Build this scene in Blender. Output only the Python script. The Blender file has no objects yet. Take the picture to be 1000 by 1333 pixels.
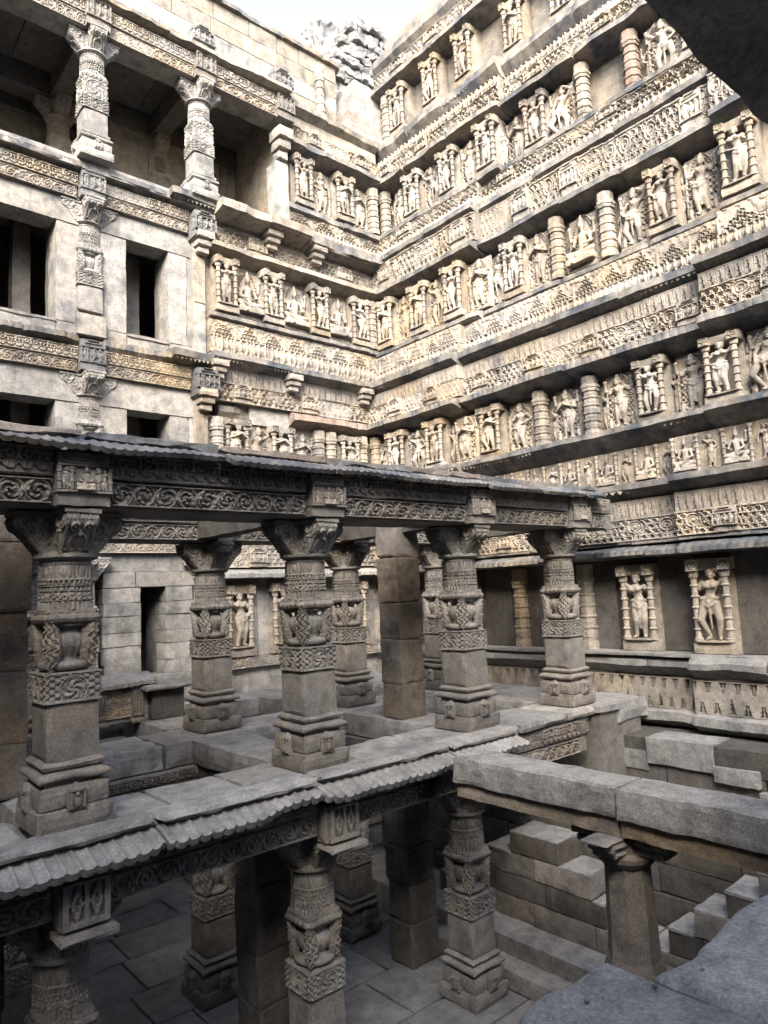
import bpy, math, random
import numpy as np
from mathutils import Matrix, Vector
rng = random.Random(7)
scene = bpy.context.scene
col = scene.collection

# ------------------------------------------------------------------ camera, sky, sun, exposure
RC = np.array([[0.7556, -0.0396, -0.6538], [-0.6533, -0.1170, -0.7480], [-0.0469, 0.9923, -0.1143]])
u_, s_, v_ = np.linalg.svd(RC); RC = u_ @ v_
cd = bpy.data.cameras.new('camera'); cam = bpy.data.objects.new('camera', cd); col.objects.link(cam)
cd.sensor_fit = 'VERTICAL'; cd.sensor_height = 36.0; cd.sensor_width = 27.0
cd.lens = 917.0 / 1333.0 * 36.0; cd.clip_start = 0.05; cd.clip_end = 2000
mw = Matrix.Identity(4)
for i in range(3):
    for j in range(3): mw[i][j] = RC[i][j]
mw[2][3] = 1.65
cam.matrix_world = mw
scene.camera = cam
world = bpy.data.worlds.new('World'); scene.world = world; world.use_nodes = True
wn = world.node_tree.nodes; wl = world.node_tree.links
sky = wn.new('ShaderNodeTexSky'); sky.sky_type = 'NISHITA'; sky.sun_disc = False
SUN_EL, SUN_AZ = math.radians(35), math.radians(225)      # azimuth clockwise from +Y
sky.sun_elevation = SUN_EL; sky.sun_rotation = SUN_AZ
sky.dust_density = 4.0; sky.air_density = 1.0; sky.ozone_density = 1.0
hs = wn.new('ShaderNodeHueSaturation'); hs.inputs['Saturation'].default_value = 0.85
wl.new(sky.outputs[0], hs.inputs['Color']); wl.new(hs.outputs[0], wn['Background'].inputs[0]); wn['Background'].inputs[1].default_value = 0.15
sd = bpy.data.lights.new('sun', 'SUN'); sun = bpy.data.objects.new('sun', sd); col.objects.link(sun)
sd.energy = 2.1; sd.angle = math.radians(36); sd.color = (1.0, 0.93, 0.82)
to_sun = Vector((math.sin(SUN_AZ) * math.cos(SUN_EL), math.cos(SUN_AZ) * math.cos(SUN_EL), math.sin(SUN_EL)))
sun.rotation_euler = to_sun.to_track_quat('Z', 'Y').to_euler(); sun.location = (0, 0, 40)
vs = scene.view_settings; vs.view_transform = 'Standard'; vs.look = 'None'; vs.gamma = 1.0; vs.use_curve_mapping = False
vs.exposure = 2.62

# ------------------------------------------------------------------ materials
def stone(name, c1, c2, c3, crust=(0.07, 0.075, 0.085), crust_amt=0.35, scale=1.0, bump=0.5, rough=0.9, top=0.25):
    m = bpy.data.materials.new(name); m.use_nodes = True
    t = m.node_tree; N = t.nodes; Lk = t.links
    b = N['Principled BSDF']; b.inputs['Roughness'].default_value = rough
    if 'Specular IOR Level' in b.inputs: b.inputs['Specular IOR Level'].default_value = 0.25
    g = N.new('ShaderNodeNewGeometry')
    def noise(s, d, r=0.55, off=0):
        n = N.new('ShaderNodeTexNoise'); n.inputs['Scale'].default_value = s; n.inputs['Detail'].default_value = d
        n.inputs['Roughness'].default_value = r
        if off:
            mp = N.new('ShaderNodeMapping'); mp.inputs['Location'].default_value = (off, off * 1.7, off * 0.6)
            Lk.new(g.outputs['Position'], mp.inputs[0]); Lk.new(mp.outputs[0], n.inputs['Vector'])
        else: Lk.new(g.outputs['Position'], n.inputs['Vector'])
        return n.outputs[0]
    def ramp(src, a, c):
        r = N.new('ShaderNodeMapRange'); r.inputs[1].default_value = a; r.inputs[2].default_value = c
        Lk.new(src, r.inputs[0]); return r.outputs[0]
    def mix(f, a, c):
        x = N.new('ShaderNodeMix'); x.data_type = 'RGBA'
        if isinstance(f, float): x.inputs[0].default_value = f
        else: Lk.new(f, x.inputs[0])
        for k, s in ((6, a), (7, c)):
            if isinstance(s, tuple): x.inputs[k].default_value = s + (1,)
            else: Lk.new(s, x.inputs[k])
        return x.outputs[2]
    base = mix(ramp(noise(1.1 * scale, 4), 0.36, 0.64), c1, c2)
    base = mix(ramp(noise(0.45 * scale, 3, 0.5, 11), 0.5, 0.72), base, c3)
    gr = N.new('ShaderNodeMix'); gr.data_type = 'RGBA'; gr.blend_type = 'MULTIPLY'; gr.inputs[0].default_value = 0.75
    Lk.new(base, gr.inputs[6])
    cr = N.new('ShaderNodeValToRGB'); cr.color_ramp.elements[0].position = 0.40; cr.color_ramp.elements[1].position = 0.60
    cr.color_ramp.elements[0].color = (0.42, 0.41, 0.40, 1); cr.color_ramp.elements[1].color = (1.12, 1.10, 1.06, 1)
    Lk.new(noise(55, 8, 0.82), cr.inputs[0]); Lk.new(cr.outputs[0], gr.inputs[7])
    out = gr.outputs[2]
    mp2 = N.new('ShaderNodeMapping'); mp2.inputs['Scale'].default_value = (3.5, 3.5, 0.35); Lk.new(g.outputs['Position'], mp2.inputs[0])
    ns = N.new('ShaderNodeTexNoise'); ns.inputs['Scale'].default_value = 1.4; ns.inputs['Detail'].default_value = 6; ns.inputs['Roughness'].default_value = 0.65; Lk.new(mp2.outputs[0], ns.inputs['Vector'])
    sm = N.new('ShaderNodeMath'); sm.operation = 'MULTIPLY'; sm.inputs[1].default_value = 0.7; Lk.new(ramp(ns.outputs[0], 0.55, 0.75), sm.inputs[0]); out = mix(sm.outputs[0], out, (0.12, 0.12, 0.12))
    if crust_amt > 0:
        st = N.new('ShaderNodeMath'); st.operation = 'MULTIPLY'
        Lk.new(ramp(noise(1.7, 6, 0.68, 5), 0.60 - 0.28 * crust_amt, 0.74 - 0.2 * crust_amt), st.inputs[0])
        st.inputs[1].default_value = min(0.92, 0.45 + crust_amt)
        out = mix(st.outputs[0], out, crust)
    if top > 0:     # lichen crust on the faces that rain falls on
        sx = N.new('ShaderNodeSeparateXYZ'); Lk.new(g.outputs['True Normal'], sx.inputs[0])
        tm = N.new('ShaderNodeMath'); tm.operation = 'MULTIPLY'; Lk.new(ramp(sx.outputs[2], 0.15, 0.5), tm.inputs[0]); Lk.new(ramp(noise(3.5, 6, 0.7, 31), 0.62 - 0.3 * top, 0.70 - 0.2 * top), tm.inputs[1])
        tm2 = N.new('ShaderNodeMath'); tm2.operation = 'MULTIPLY'; tm2.inputs[1].default_value = 0.3 + 0.5 * top; Lk.new(tm.outputs[0], tm2.inputs[0]); out = mix(tm2.outputs[0], out, crust)
    Lk.new(out, b.inputs['Base Color'])
    sp2 = N.new('ShaderNodeMix'); sp2.data_type = 'RGBA'; sp2.blend_type = 'MULTIPLY'; sp2.inputs[0].default_value = 0.6
    Lk.new(out, sp2.inputs[6]); c2r = N.new('ShaderNodeValToRGB'); c2r.color_ramp.elements[0].position = 0.36; c2r.color_ramp.elements[1].position = 0.58
    c2r.color_ramp.elements[0].color = (0.4, 0.4, 0.41, 1); c2r.color_ramp.elements[1].color = (1.08, 1.08, 1.08, 1)
    Lk.new(noise(5.5, 7, 0.72, 21), c2r.inputs[0]); Lk.new(c2r.outputs[0], sp2.inputs[7]); oi = N.new('ShaderNodeObjectInfo'); hv = N.new('ShaderNodeHueSaturation'); mr = N.new('ShaderNodeMapRange'); mr.inputs[3].default_value = 0.84; mr.inputs[4].default_value = 1.2; Lk.new(oi.outputs['Random'], mr.inputs[0])
    m7 = N.new('ShaderNodeMath'); m7.operation = 'MULTIPLY'; m7.inputs[1].default_value = 7.31; Lk.new(oi.outputs['Random'], m7.inputs[0]); fr7 = N.new('ShaderNodeMath'); fr7.operation = 'FRACT'; Lk.new(m7.outputs[0], fr7.inputs[0])
    ms = N.new('ShaderNodeMapRange'); ms.inputs[3].default_value = 0.65; ms.inputs[4].default_value = 1.25; Lk.new(fr7.outputs[0], ms.inputs[0])
    Lk.new(mr.outputs[0], hv.inputs['Value']); Lk.new(ms.outputs[0], hv.inputs['Saturation']); Lk.new(sp2.outputs[2], hv.inputs['Color']); Lk.new(hv.outputs[0], b.inputs['Base Color'])
    bp = N.new('ShaderNodeBump'); bp.inputs['Strength'].default_value = bump; bp.inputs['Distance'].default_value = 0.02
    Lk.new(noise(30, 9, 0.78, 2), bp.inputs['Height']); 
    bp2 = N.new('ShaderNodeBump'); bp2.inputs['Strength'].default_value = min(1.0, bump * 1.1); bp2.inputs['Distance'].default_value = 0.006
    Lk.new(noise(130, 4, 0.8, 8), bp2.inputs['Height']); Lk.new(bp.outputs[0], bp2.inputs['Normal']); Lk.new(bp2.outputs[0], b.inputs['Normal'])
    return m
MAT = {
 'warm':  stone('sandstone_warm', (.30, .262, .215), (.255, .23, .198), (.315, .255, .185), crust_amt=0.34),
 'relief':stone('sandstone_relief', (.315, .282, .24), (.27, .247, .22), (.33, .272, .205), crust_amt=0.26, bump=0.35),
 'eave':  stone('sandstone_weathered', (0.238, 0.220, 0.200), (0.196, 0.189, 0.179), (0.266, 0.224, 0.168), crust=(.05, .06, .078), crust_amt=0.58, top=0.85),
 'pale':  stone('sandstone_pale', (0.300, 0.294, 0.283), (0.259, 0.253, 0.246), (0.296, 0.279, 0.255), crust_amt=0.34),
 'cream': stone('sandstone_cream', (0.267, 0.238, 0.197), (0.246, 0.227, 0.198), (0.258, 0.223, 0.175), crust_amt=0.25),
 'grey':  stone('sandstone_grey', (0.189, 0.177, 0.163), (0.155, 0.147, 0.140), (0.185, 0.160, 0.136), crust_amt=0.22),
 'slab':  stone('slab_stone', (0.255, 0.255, 0.255), (0.211, 0.214, 0.217), (0.255, 0.239, 0.220), crust_amt=0.24, top=0.0),
 'paving':stone('paving_stone', (0.189, 0.198, 0.213), (0.143, 0.152, 0.167), (0.201, 0.189, 0.176), crust_amt=0.3, rough=0.5, top=0.0),
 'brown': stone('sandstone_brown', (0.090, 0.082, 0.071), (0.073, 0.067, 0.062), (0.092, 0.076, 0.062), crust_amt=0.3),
 'orange':stone('sandstone_orange', (0.198, 0.160, 0.125), (0.175, 0.156, 0.137), (0.207, 0.150, 0.106), crust_amt=0.3, bump=0.9),
 'red':   stone('sandstone_red', (0.258, 0.208, 0.181), (0.254, 0.218, 0.193), (0.255, 0.195, 0.167), crust_amt=0.2),
 'dark':  stone('black_crusted_stone', (0.142, 0.145, 0.153), (0.190, 0.190, 0.190), (0.120, 0.120, 0.124), crust_amt=0.3),
 'ruin':  stone('weathered_rubble', (0.216, 0.220, 0.229), (0.270, 0.270, 0.268), (0.159, 0.164, 0.174), crust_amt=0.4),
 'stained': stone('black_stained_slab', (0.405, 0.400, 0.386), (0.340, 0.340, 0.336), (0.377, 0.354, 0.327), crust=(.045, .05, .055), crust_amt=0.30, bump=0.9, top=0.0),
 'near':  stone('near_slab_stone', (.46, .455, .44), (.40, .40, .395), (.45, .435, .41), crust_amt=0.20, bump=1.0, top=0.0),
}

# ------------------------------------------------------------------ numpy mesh tools
def _h(i, j, k, s):
    n = (i * 374761393 + j * 668265263 + k * 2147483647 + s * 974711) & 0xffffffff
    n = ((n ^ (n >> 13)) * 1274126177) & 0xffffffff
    return ((n ^ (n >> 16)) & 0xffff) / 65535.0
def vnoise(P, seed=0):
    P = np.asarray(P, float); F = np.floor(P).astype(np.int64); t = P - F; t = t * t * (3 - 2 * t)
    i, j, k = F[..., 0], F[..., 1], F[..., 2]; out = 0
    for a in (0, 1):
        for b in (0, 1):
            for c in (0, 1):
                w = (t[..., 0] if a else 1 - t[..., 0]) * (t[..., 1] if b else 1 - t[..., 1]) * (t[..., 2] if c else 1 - t[..., 2])
                out = out + w * _h(i + a, j + b, k + c, seed)
    return out
def rough(P, amp, freq=5.0, seed=0):
    if amp <= 0: return P
    Q = np.stack([vnoise(P * freq + 3.1, seed + 1), vnoise(P * freq + 7.7, seed + 2), vnoise(P * freq + 1.3, seed + 3)], -1)
    Q2 = np.stack([vnoise(P * freq * 3.3, seed + 4), vnoise(P * freq * 3.3 + 9, seed + 5), vnoise(P * freq * 3.3 + 5, seed + 6)], -1)
    return P + amp * 2 * (Q - .5) + amp * (Q2 - .5)
class MB:
    def __init__(s): s.v = []; s.f = []; s.n = 0
    def grid(s, P, flip=False, wrap=False):
        n, m = P.shape[:2]; idx = np.arange(n * m).reshape(n, m) + s.n
        if wrap: idx = np.concatenate([idx, idx[:, :1]], 1)
        a, b, c, d = idx[:-1, :-1], idx[:-1, 1:], idx[1:, 1:], idx[1:, :-1]
        q = np.stack([a, b, c, d] if not flip else [a, d, c, b], -1).reshape(-1, 4)
        s.v.append(P.reshape(-1, 3)); s.f.append(q); s.n += n * m; return s
    def poly(s, pts):
        k = len(pts); s.v.append(np.asarray(pts, float)); s.f.append([list(range(s.n, s.n + k))]); s.n += k; return s
    def box(s, x0, x1, y0, y1, z0, z1, sp=.12, amp=.006, chip=.012, seed=0, maxn=26):
        lo = np.array([x0, y0, z0]); hi = np.array([x1, y1, z1]); L = hi - lo
        nn = [max(1, min(maxn, int(math.ceil(l / sp)))) for l in L] if amp > 0 else [1, 1, 1]
        for ax in range(3):
            b, c = (ax + 1) % 3, (ax + 2) % 3
            tb = np.linspace(0, 1, nn[b] + 1); tc = np.linspace(0, 1, nn[c] + 1)
            B, C_ = np.meshgrid(tb, tc, indexing='ij')
            for e in (0, 1):
                P = np.zeros(B.shape + (3,)); P[..., ax] = e; P[..., b] = B; P[..., c] = C_
                ext = ((P < 1e-6) | (P > 1 - 1e-6)).sum(-1)
                W = lo + P * L
                if amp > 0:
                    nz = np.clip(vnoise(W * 6.0 + 2.2, seed + 11) - .35, 0, 1) * 1.6
                    cdir = np.sign(.5 - P) * ((P < 1e-6) | (P > 1 - 1e-6))
                    W = rough(W, amp, 5.0, seed) + cdir * ((ext >= 2) * (chip * (.35 + nz)))[..., None]
                s.grid(W, flip=(e == 0))
        return s
    def sweep(s, prof, x0, x1, dx=.12, amp=.006, seed=0, closed=True, mod=None):
        # prof: list of (d, z), d = outward = -y ; swept along x
        pr = []
        n = len(prof)
        for i in range(n if closed else n - 1):
            a = np.array(prof[i], float); b = np.array(prof[(i + 1) % n], float)
            k = max(1, int(np.hypot(*(b - a)) / .12))
            for t in range(k): pr.append(a + (b - a) * t / k)
        if not closed: pr.append(np.array(prof[-1], float))
        pr = np.array(pr); xs = np.linspace(x0, x1, max(2, int(math.ceil((x1 - x0) / dx)) + 1))
        X = np.repeat(xs[:, None], len(pr), 1); D = np.repeat(pr[None, :, 0], len(xs), 0); Z = np.repeat(pr[None, :, 1], len(xs), 0)
        if mod is not None: X, D, Z = mod(X, D, Z)
        P = rough(np.stack([X, -D, Z], -1), amp, 4.0, seed)
        s.grid(P, wrap=closed, flip=True)
        if closed:
            s.poly(P[0][::1]); s.poly(P[-1][::-1])
        return s
    def lathe(s, prof, n=12, cx=0, cy=0, power=None, mod=None, amp=0, seed=0, phase=0.0):
        th = np.linspace(0, 2 * np.pi, n, endpoint=False) + phase; pr = np.array(prof, float)
        R = np.repeat(pr[:, :1], n, 1); Z = np.repeat(pr[:, 1:], n, 1); T = np.repeat(th[None], len(pr), 0)
        if mod is not None: R = mod(R, T, Z)
        P = np.stack([cx + R * np.cos(T), cy + R * np.sin(T), Z], -1)
        if amp: P = rough(P, amp, 5, seed)
        s.grid(P, wrap=True)
        s.poly(P[0][::-1]); s.poly(P[-1]); return s
    def field(s, w, h, H, z0=0.0, x0=0.0, back=.03):
        # H[nz, nx] heights in metres -> relief facing -y with side skirts
        nz, nx = H.shape; X, Z = np.meshgrid(np.linspace(x0, x0 + w, nx), np.linspace(z0, z0 + h, nz))
        P = np.stack([X, -H, Z], -1); s.grid(P)
        for e, fl in ((P[0], True), (P[-1], False)):
            b = e.copy(); b[:, 1] = back; s.grid(np.stack([e, b]), flip=fl)
        for e, fl in ((P[:, 0], False), (P[:, -1], True)):
            b = e.copy(); b[:, 1] = back; s.grid(np.stack([e, b]), flip=fl)
        return s
    def ball(s, c, r, n=10, m=7):
        r = np.array(r if hasattr(r, '__len__') else (r, r, r)); th = np.linspace(0, 2 * np.pi, n, endpoint=False); ph = np.linspace(-np.pi / 2, np.pi / 2, m)
        ph = np.clip(ph, -1.5, 1.5)
        P = np.stack([np.cos(ph)[:, None] * np.cos(th), np.cos(ph)[:, None] * np.sin(th), np.repeat(np.sin(ph)[:, None], n, 1)], -1) * r + np.array(c)
        s.grid(P, wrap=True); s.poly(P[0][::-1]); s.poly(P[-1]); return s
    def bone(s, p, q, r1, r2, n=8):
        p = np.array(p, float); q = np.array(q, float); d = q - p; L = np.linalg.norm(d); d = d / max(L, 1e-6)
        a = np.cross(d, [0, 0, 1.]);
        if np.linalg.norm(a) < .05: a = np.cross(d, [1., 0, 0])
        a /= np.linalg.norm(a); b = np.cross(d, a); th = np.linspace(0, 2 * np.pi, n, endpoint=False)
        rings = [(-.95 * r1, .3 * r1), (-.6 * r1, .8 * r1), (0, r1), (L * .5, (r1 + r2) / 2), (L, r2), (L + .6 * r2, .8 * r2), (L + .95 * r2, .3 * r2)]
        P = np.array([[p + d * t + (a * np.cos(x) + b * np.sin(x)) * r for x in th] for t, r in rings])
        s.grid(P, wrap=True, flip=True); s.poly(P[0]); s.poly(P[-1][::-1]); return s
    def mesh(s, name, mat, smooth=False):
        me = bpy.data.meshes.new(name); V = np.concatenate(s.v)
        F = []
        for f in s.f: F.extend(f.tolist() if hasattr(f, 'tolist') else f)
        me.from_pydata(V.tolist(), [], F); me.materials.append(MAT[mat] if isinstance(mat, str) else mat)
        if smooth: me.polygons.foreach_set('use_smooth', [True] * len(me.polygons))
        me.update(); return me
def put(name, me, parent=None, loc=(0, 0, 0), rz=0.0, sc=(1, 1, 1), rx=0.0):
    o = bpy.data.objects.new(name, me); col.objects.link(o)
    o.location = loc; o.rotation_euler = (rx, 0, rz); o.scale = sc
    if parent is not None: o.parent = parent
    return o
def tag(o, label, cat, group=None):
    o['label'] = label; o['category'] = cat; o['kind'] = 'thing'
    if group: o['group'] = group
    return o
def thing(name, label, cat, loc=(0, 0, 0), rz=0.0, group=None):
    o = bpy.data.objects.new(name, None); col.objects.link(o); o.location = loc; o.rotation_euler = (0, 0, rz)
    o.empty_display_size = .2
    return tag(o, label, cat, group)
def struct(o): o['kind'] = 'structure'; return o
SEED = [100]
def sd_(): SEED[0] += 17; return SEED[0]
def bx(mat, *a, **k):
    k.setdefault('seed', sd_()); nm = k.pop('name', 'stone_block')
    return MB().box(*a, **k).mesh(nm, mat)

# ------------------------------------------------------------------ relief patterns (real carved depth)
def XZ(w, h, res):
    nx = max(4, int(round(w / res)) + 1); nz = max(4, int(round(h / res)) + 1)
    return np.meshgrid(np.linspace(0, w, nx), np.linspace(0, h, nz))
def ringf(d, r, t): return np.clip(1 - ((d - r) / t) ** 2, 0, 1)
def sstep(a, b, x): t = np.clip((x - a) / (b - a), 0, 1); return t * t * (3 - 2 * t)
def border(X, Z, w, h, b): return ((Z < b) | (Z > h - b)).astype(float)
def scroll_tile(w, h, res, depth=.028, seed=1):
    X, Z = XZ(w, h, res); n = max(1, int(round(w / (h * .95)))); P = w / n
    i = np.floor(X / P); cx = (i + .5) * P; s = np.where(i % 2 == 0, 1, -1)
    dx = X - cx; dz = Z - h / 2; r = np.hypot(dx, dz); th = np.arctan2(dz, dx * s)
    a = np.cos(2 * th + 15 * r / h * 1.6 + i); lobes = .5 + .5 * np.cos(7 * th - 9 * r / h)
    H = sstep(-.1, .35, a) * (.65 + .35 * lobes) * sstep(.56 * h, .44 * h, r)
    H = np.maximum(H, ringf(r, .46 * h, .06 * h) * .8)
    H = np.maximum(H, sstep(.1 * h, .05 * h, r))
    wv = np.abs(dz - s * .33 * h * np.cos(np.pi * dx / P)); H = np.maximum(H, .7 * sstep(.09 * h, .04 * h, wv) * (np.abs(dx) > .3 * P))
    H = np.maximum(H, border(X, Z, w, h, .07 * h) * .95)
    return H * depth + .35 * depth * vnoise(np.stack([X * 14, Z * 14, X * 0], -1), seed)
def garland_tile(w, h, res, depth=.026, seed=2):
    X, Z = XZ(w, h, res); n = max(1, int(round(w / (h * 2.0)))); P = w / n
    x = np.mod(X, P) / P; z = Z / h; H = np.ones_like(X)
    d = np.mod(x * 9, 1); mid = (np.abs(x - .5) > .2)
    H -= mid * (z > .78) * (z < .88) * (np.mod(x * 3, 1) > .2) * .9
    H -= mid * ((z > .62) * (z < .7) + (z > .5) * (z < .57)) * (d > .35) * .9
    for c in (.36, .64):
        r = np.hypot((x - c) * P, (z - .68) * h) / h
        H = np.where(np.abs(x - .5) < .2, np.minimum(H, 1 - .95 * ringf(r, .23, .06)), H)
        H -= .8 * sstep(.1, .05, r)
    t = np.abs(np.mod(x * 4, 1) - .5) * 2
    H = np.where(z < .4, np.where(z > .12 + .2 * t ** 2, .75 + .25 * np.cos(np.mod(x * 4, 1) * 6.28 * 3), .05), H)
    H = np.where((z > .4) & (z < .45), .3, H)
    return np.clip(H, 0, 1) * depth + .3 * depth * vnoise(np.stack([X * 12, Z * 12, X * 0], -1), seed)
def lattice_tile(w, h, res, depth=.05, seed=3, peak=(.27, .77)):
    X, Z = XZ(w, h, res); p = h / 3.4; H = np.zeros_like(X) + .2 + .3 * (np.abs(np.mod(X / p * 2, 1) - .5) > .36)
    for off, zz in ((0, .35), (.5, 1.15), (0, 1.95), (.5, 2.7)):
        cx = (np.floor(X / p - off) + off + .5) * p; r = np.hypot(X - cx, (Z - zz * p) * 1.05)
        H = np.maximum(H, ringf(r, .40 * p, .11 * p)); H = np.where(r < .29 * p, np.where(r < .12 * p, .8, 0), H)
        H = np.where((np.abs(X - cx) < .07 * p) & (Z < zz * p) & (r < .4 * p), .0, H)
    if peak:
        for fx in peak:
            r = np.hypot(X - w * fx, (Z - .60 * h)); H = np.where(r < .33 * h, np.maximum(ringf(r, .27 * h, .05 * h), .75 * ringf(r, .15 * h, .045 * h)), H)
            H = np.where(r < .09 * h, np.where(r < .04 * h, 1.0, 0), H)
            H = np.where((np.abs(X - w * fx) < .05 * h) & (Z < .4 * h), 1., H)
    H = np.maximum(H, border(X, Z, w, h, .05 * h) * .95)
    H = H - .5 * (vnoise(np.stack([X * 5, Z * 5, X * 0], -1), seed) > .76)
    return np.clip(H, 0, 1) * depth + .4 * depth * vnoise(np.stack([X * 16, Z * 16, X * 0], -1), seed)
def teeth_tile(w, h, res, depth=.035, seed=4):
    X, Z = XZ(w, h, res); n = max(1, int(round(w / .125))); P = w / n; c = (np.floor(X / P) + .5) * P
    H = np.ones_like(X); zz = Z / h
    H = np.where((np.abs(X - c + .01) < .030 * (1 - zz / .85)) & (zz > .04), .0, H)
    H = np.where((np.abs(np.mod(X / P, 1) - .0) < .07) & (zz > .25), .75, H)
    H = np.where(zz > .93, 1.15, H) + .25 * zz
    return H * depth + .25 * depth * vnoise(np.stack([X * 9, Z * 9, X * 0], -1), seed)
def saw_tile(w, h, res, depth=.10):
    X, Z = XZ(w, h, res); n = max(1, int(round(w / .175))); P = w / n; c = (np.floor(X / P) + .5) * P; c2 = np.round(X / P) * P
    zz = Z / h; H = np.ones_like(X)
    for cc, lo, sg in ((c, .03, 1), (c2, .97, -1)):
        t = (zz - lo) * sg
        H = np.where((t > 0) & (t < .46) & (np.abs(X - cc) < .040 * (1 - t / .46)) & (np.abs(X - cc) > .012 * (t < .3) * 0), 0, H)
    return H * depth + .008 * vnoise(np.stack([X * 7, Z * 7, X * 0], -1), 9)
def minifig_tile(w, h, res, depth=.07, seed=5):
    X, Z = XZ(w, h, res); n = max(1, int(round(w / .125))); P = w / n; k = np.floor(X / P); c = (k + .5) * P + .014 * np.sin(k * 2.7 + seed)
    dx = (X - c) / P; zz = Z / h; H = np.zeros_like(X)
    H = np.maximum(H, np.sqrt(np.clip(1 - (dx / .30) ** 2 - ((zz - .48) / .34) ** 2, 0, 1)))
    H = np.maximum(H, np.sqrt(np.clip(1 - (dx / .17) ** 2 - ((zz - .84) / .14) ** 2, 0, 1)))
    sw = .12 * np.where(k % 2 == 0, 1, -1)
    H = np.maximum(H, .8 * np.sqrt(np.clip(1 - ((dx - sw) / .16) ** 2 - ((zz - .16) / .2) ** 2, 0, 1)))
    H = np.maximum(H, .7 * np.sqrt(np.clip(1 - ((np.abs(dx) - .36) / .09) ** 2 - ((zz - .5) / .3) ** 2, 0, 1)))
    H = np.maximum(H, (np.abs(np.abs(dx) - .5) < .05) * .55 * (k % 3 == 0)); H = np.maximum(H, (zz > .95) * .5)
    return H * depth + .15 * depth * vnoise(np.stack([X * 20, Z * 20, X * 0], -1), seed)
def pyramid_tile(w, h, res, depth=.07, seed=6):
    X, Z = XZ(w, h, res); n = max(1, int(round(w / .55))); P = w / n; dx = np.abs(np.mod(X, P) - P / 2); zz = Z / h
    st = np.floor(zz * 4) / 4 * .7 + zz * .3
    hj = .85 + .15 * np.sin(np.floor(X / P) * 2.3 + seed); m = sstep(.0, .03, .47 * P * np.clip(1 - st / hj, 0, 1) + .02 * P - dx)
    p = h / 4.2; H = np.zeros_like(X)
    for off, rw in ((0, .5), (.5, 1.4), (0, 2.3), (.5, 3.2)):
        cx = (np.floor(X / p - off) + off + .5) * p; r = np.hypot(X - cx, Z - rw * p)
        H = np.maximum(H, ringf(r, .36 * p, .14 * p))
    H = np.maximum(m * (.35 + .65 * H), .22 * (vnoise(np.stack([X * 22, Z * 22, X * 0], -1), seed + 2) > .5))
    d2 = np.abs(dx - P / 2); H = np.maximum(H, .7 * sstep(.0, .02, .055 * P * (1.3 - zz / .75) - d2) * (zz < .8))
    H = np.maximum(H, (zz < .06) * .9)
    return H * depth + .12 * depth * vnoise(np.stack([X * 20, Z * 20, X * 0], -1), seed)
def medallion_tile(w, h, res, depth=.022, seed=8):
    X, Z = XZ(w, h, res); r = np.hypot(X - w / 2, (Z - h * .42)); th = np.arctan2(Z - h * .42, X - w / 2); R = min(w, h) * .46
    H = np.maximum(ringf(r, R, .10 * R), .8 * ringf(r, R * .82, .06 * R))
    H = np.maximum(H, (r < R * .74) * np.clip(.5 + .6 * np.cos(5 * th + 9 * r / R), 0, 1) * .9)
    H = np.maximum(H, sstep(.3 * R, .2 * R, r)); H = np.where((np.hypot(np.abs(X - w / 2) - .13 * R, Z - h * .47) < .08 * R), .1, H)
    H = np.where(r > R * 1.08, .2 + .7 * (np.cos(X / w * 30) * np.cos(Z / h * 26) > .1), H)
    H = np.maximum(H, border(X, Z, w, h, .06 * h))
    return H * depth + .2 * depth * vnoise(np.stack([X * 20, Z * 20, X * 0], -1), seed)
def diamond_tile(w, h, res, depth=.035):
    X, Z = XZ(w, h, res); H = np.ones_like(X)
    for c in (.29, .71):
        a = np.abs(X / w - c); z = np.abs(Z / h - .52) * 2
        hole = (a < .15) & (z < .82); dm = (a < .13 * (1 - z / .8) + .012) | ((a + z * .12 < .11) & (z < .4))
        H = np.where(hole & ~dm, 0, H); H = np.where((a + z * .12 < .05), .35, H)
    return H * depth + .006 * vnoise(np.stack([X * 12, Z * 12, X * 0], -1), 3)
def tile(name, fn, w, h, res, mat='relief', **k):
    b = MB(); b.field(w, h, fn(w, h, res, **k)); return (b.mesh(name, mat), w, h)
T = {}
T['lattice'] = tile('lattice_relief', lattice_tile, 1.0, .40, .0145)
T['lattice2'] = tile('lattice_relief', lattice_tile, 1.0, .40, .0145, seed=33, peak=(.55,))
T['lattice3'] = tile('lattice_relief', lattice_tile, 1.0, .40, .0145, seed=57, peak=(.12, .42, .9))
T['teeth'] = tile('leaf_teeth_relief', teeth_tile, 1.0, .25, .0125)
T['saw'] = tile('triangle_relief', saw_tile, 1.05, .45, .0125, mat='warm')
T['mini'] = tile('figure_row_relief', minifig_tile, 1.0, .22, .0125)
T['pyr'] = tile('pediment_relief', pyramid_tile, 1.1, .32, .0125); T['pyr2'] = tile('pediment_relief', pyramid_tile, 1.1, .32, .0125, seed=17)
T['mini2'] = tile('figure_row_relief', minifig_tile, 1.0, .22, .0125, seed=45)
T['scroll'] = tile('scroll_relief', scroll_tile, 1.0, .20, .0085, seed=1)
T['garland'] = tile('garland_relief', garland_tile, 1.0, .20, .0085, seed=2)
T['scroll_g'] = tile('scroll_relief', scroll_tile, 1.0, .20, .0075, mat='grey', seed=21, depth=.04)
T['garland_g'] = tile('garland_relief', garland_tile, 1.0, .20, .0075, mat='grey', seed=22, depth=.038)
T['small_scroll'] = tile('scroll_relief', scroll_tile, .6, .14, .011, seed=41)
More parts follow.
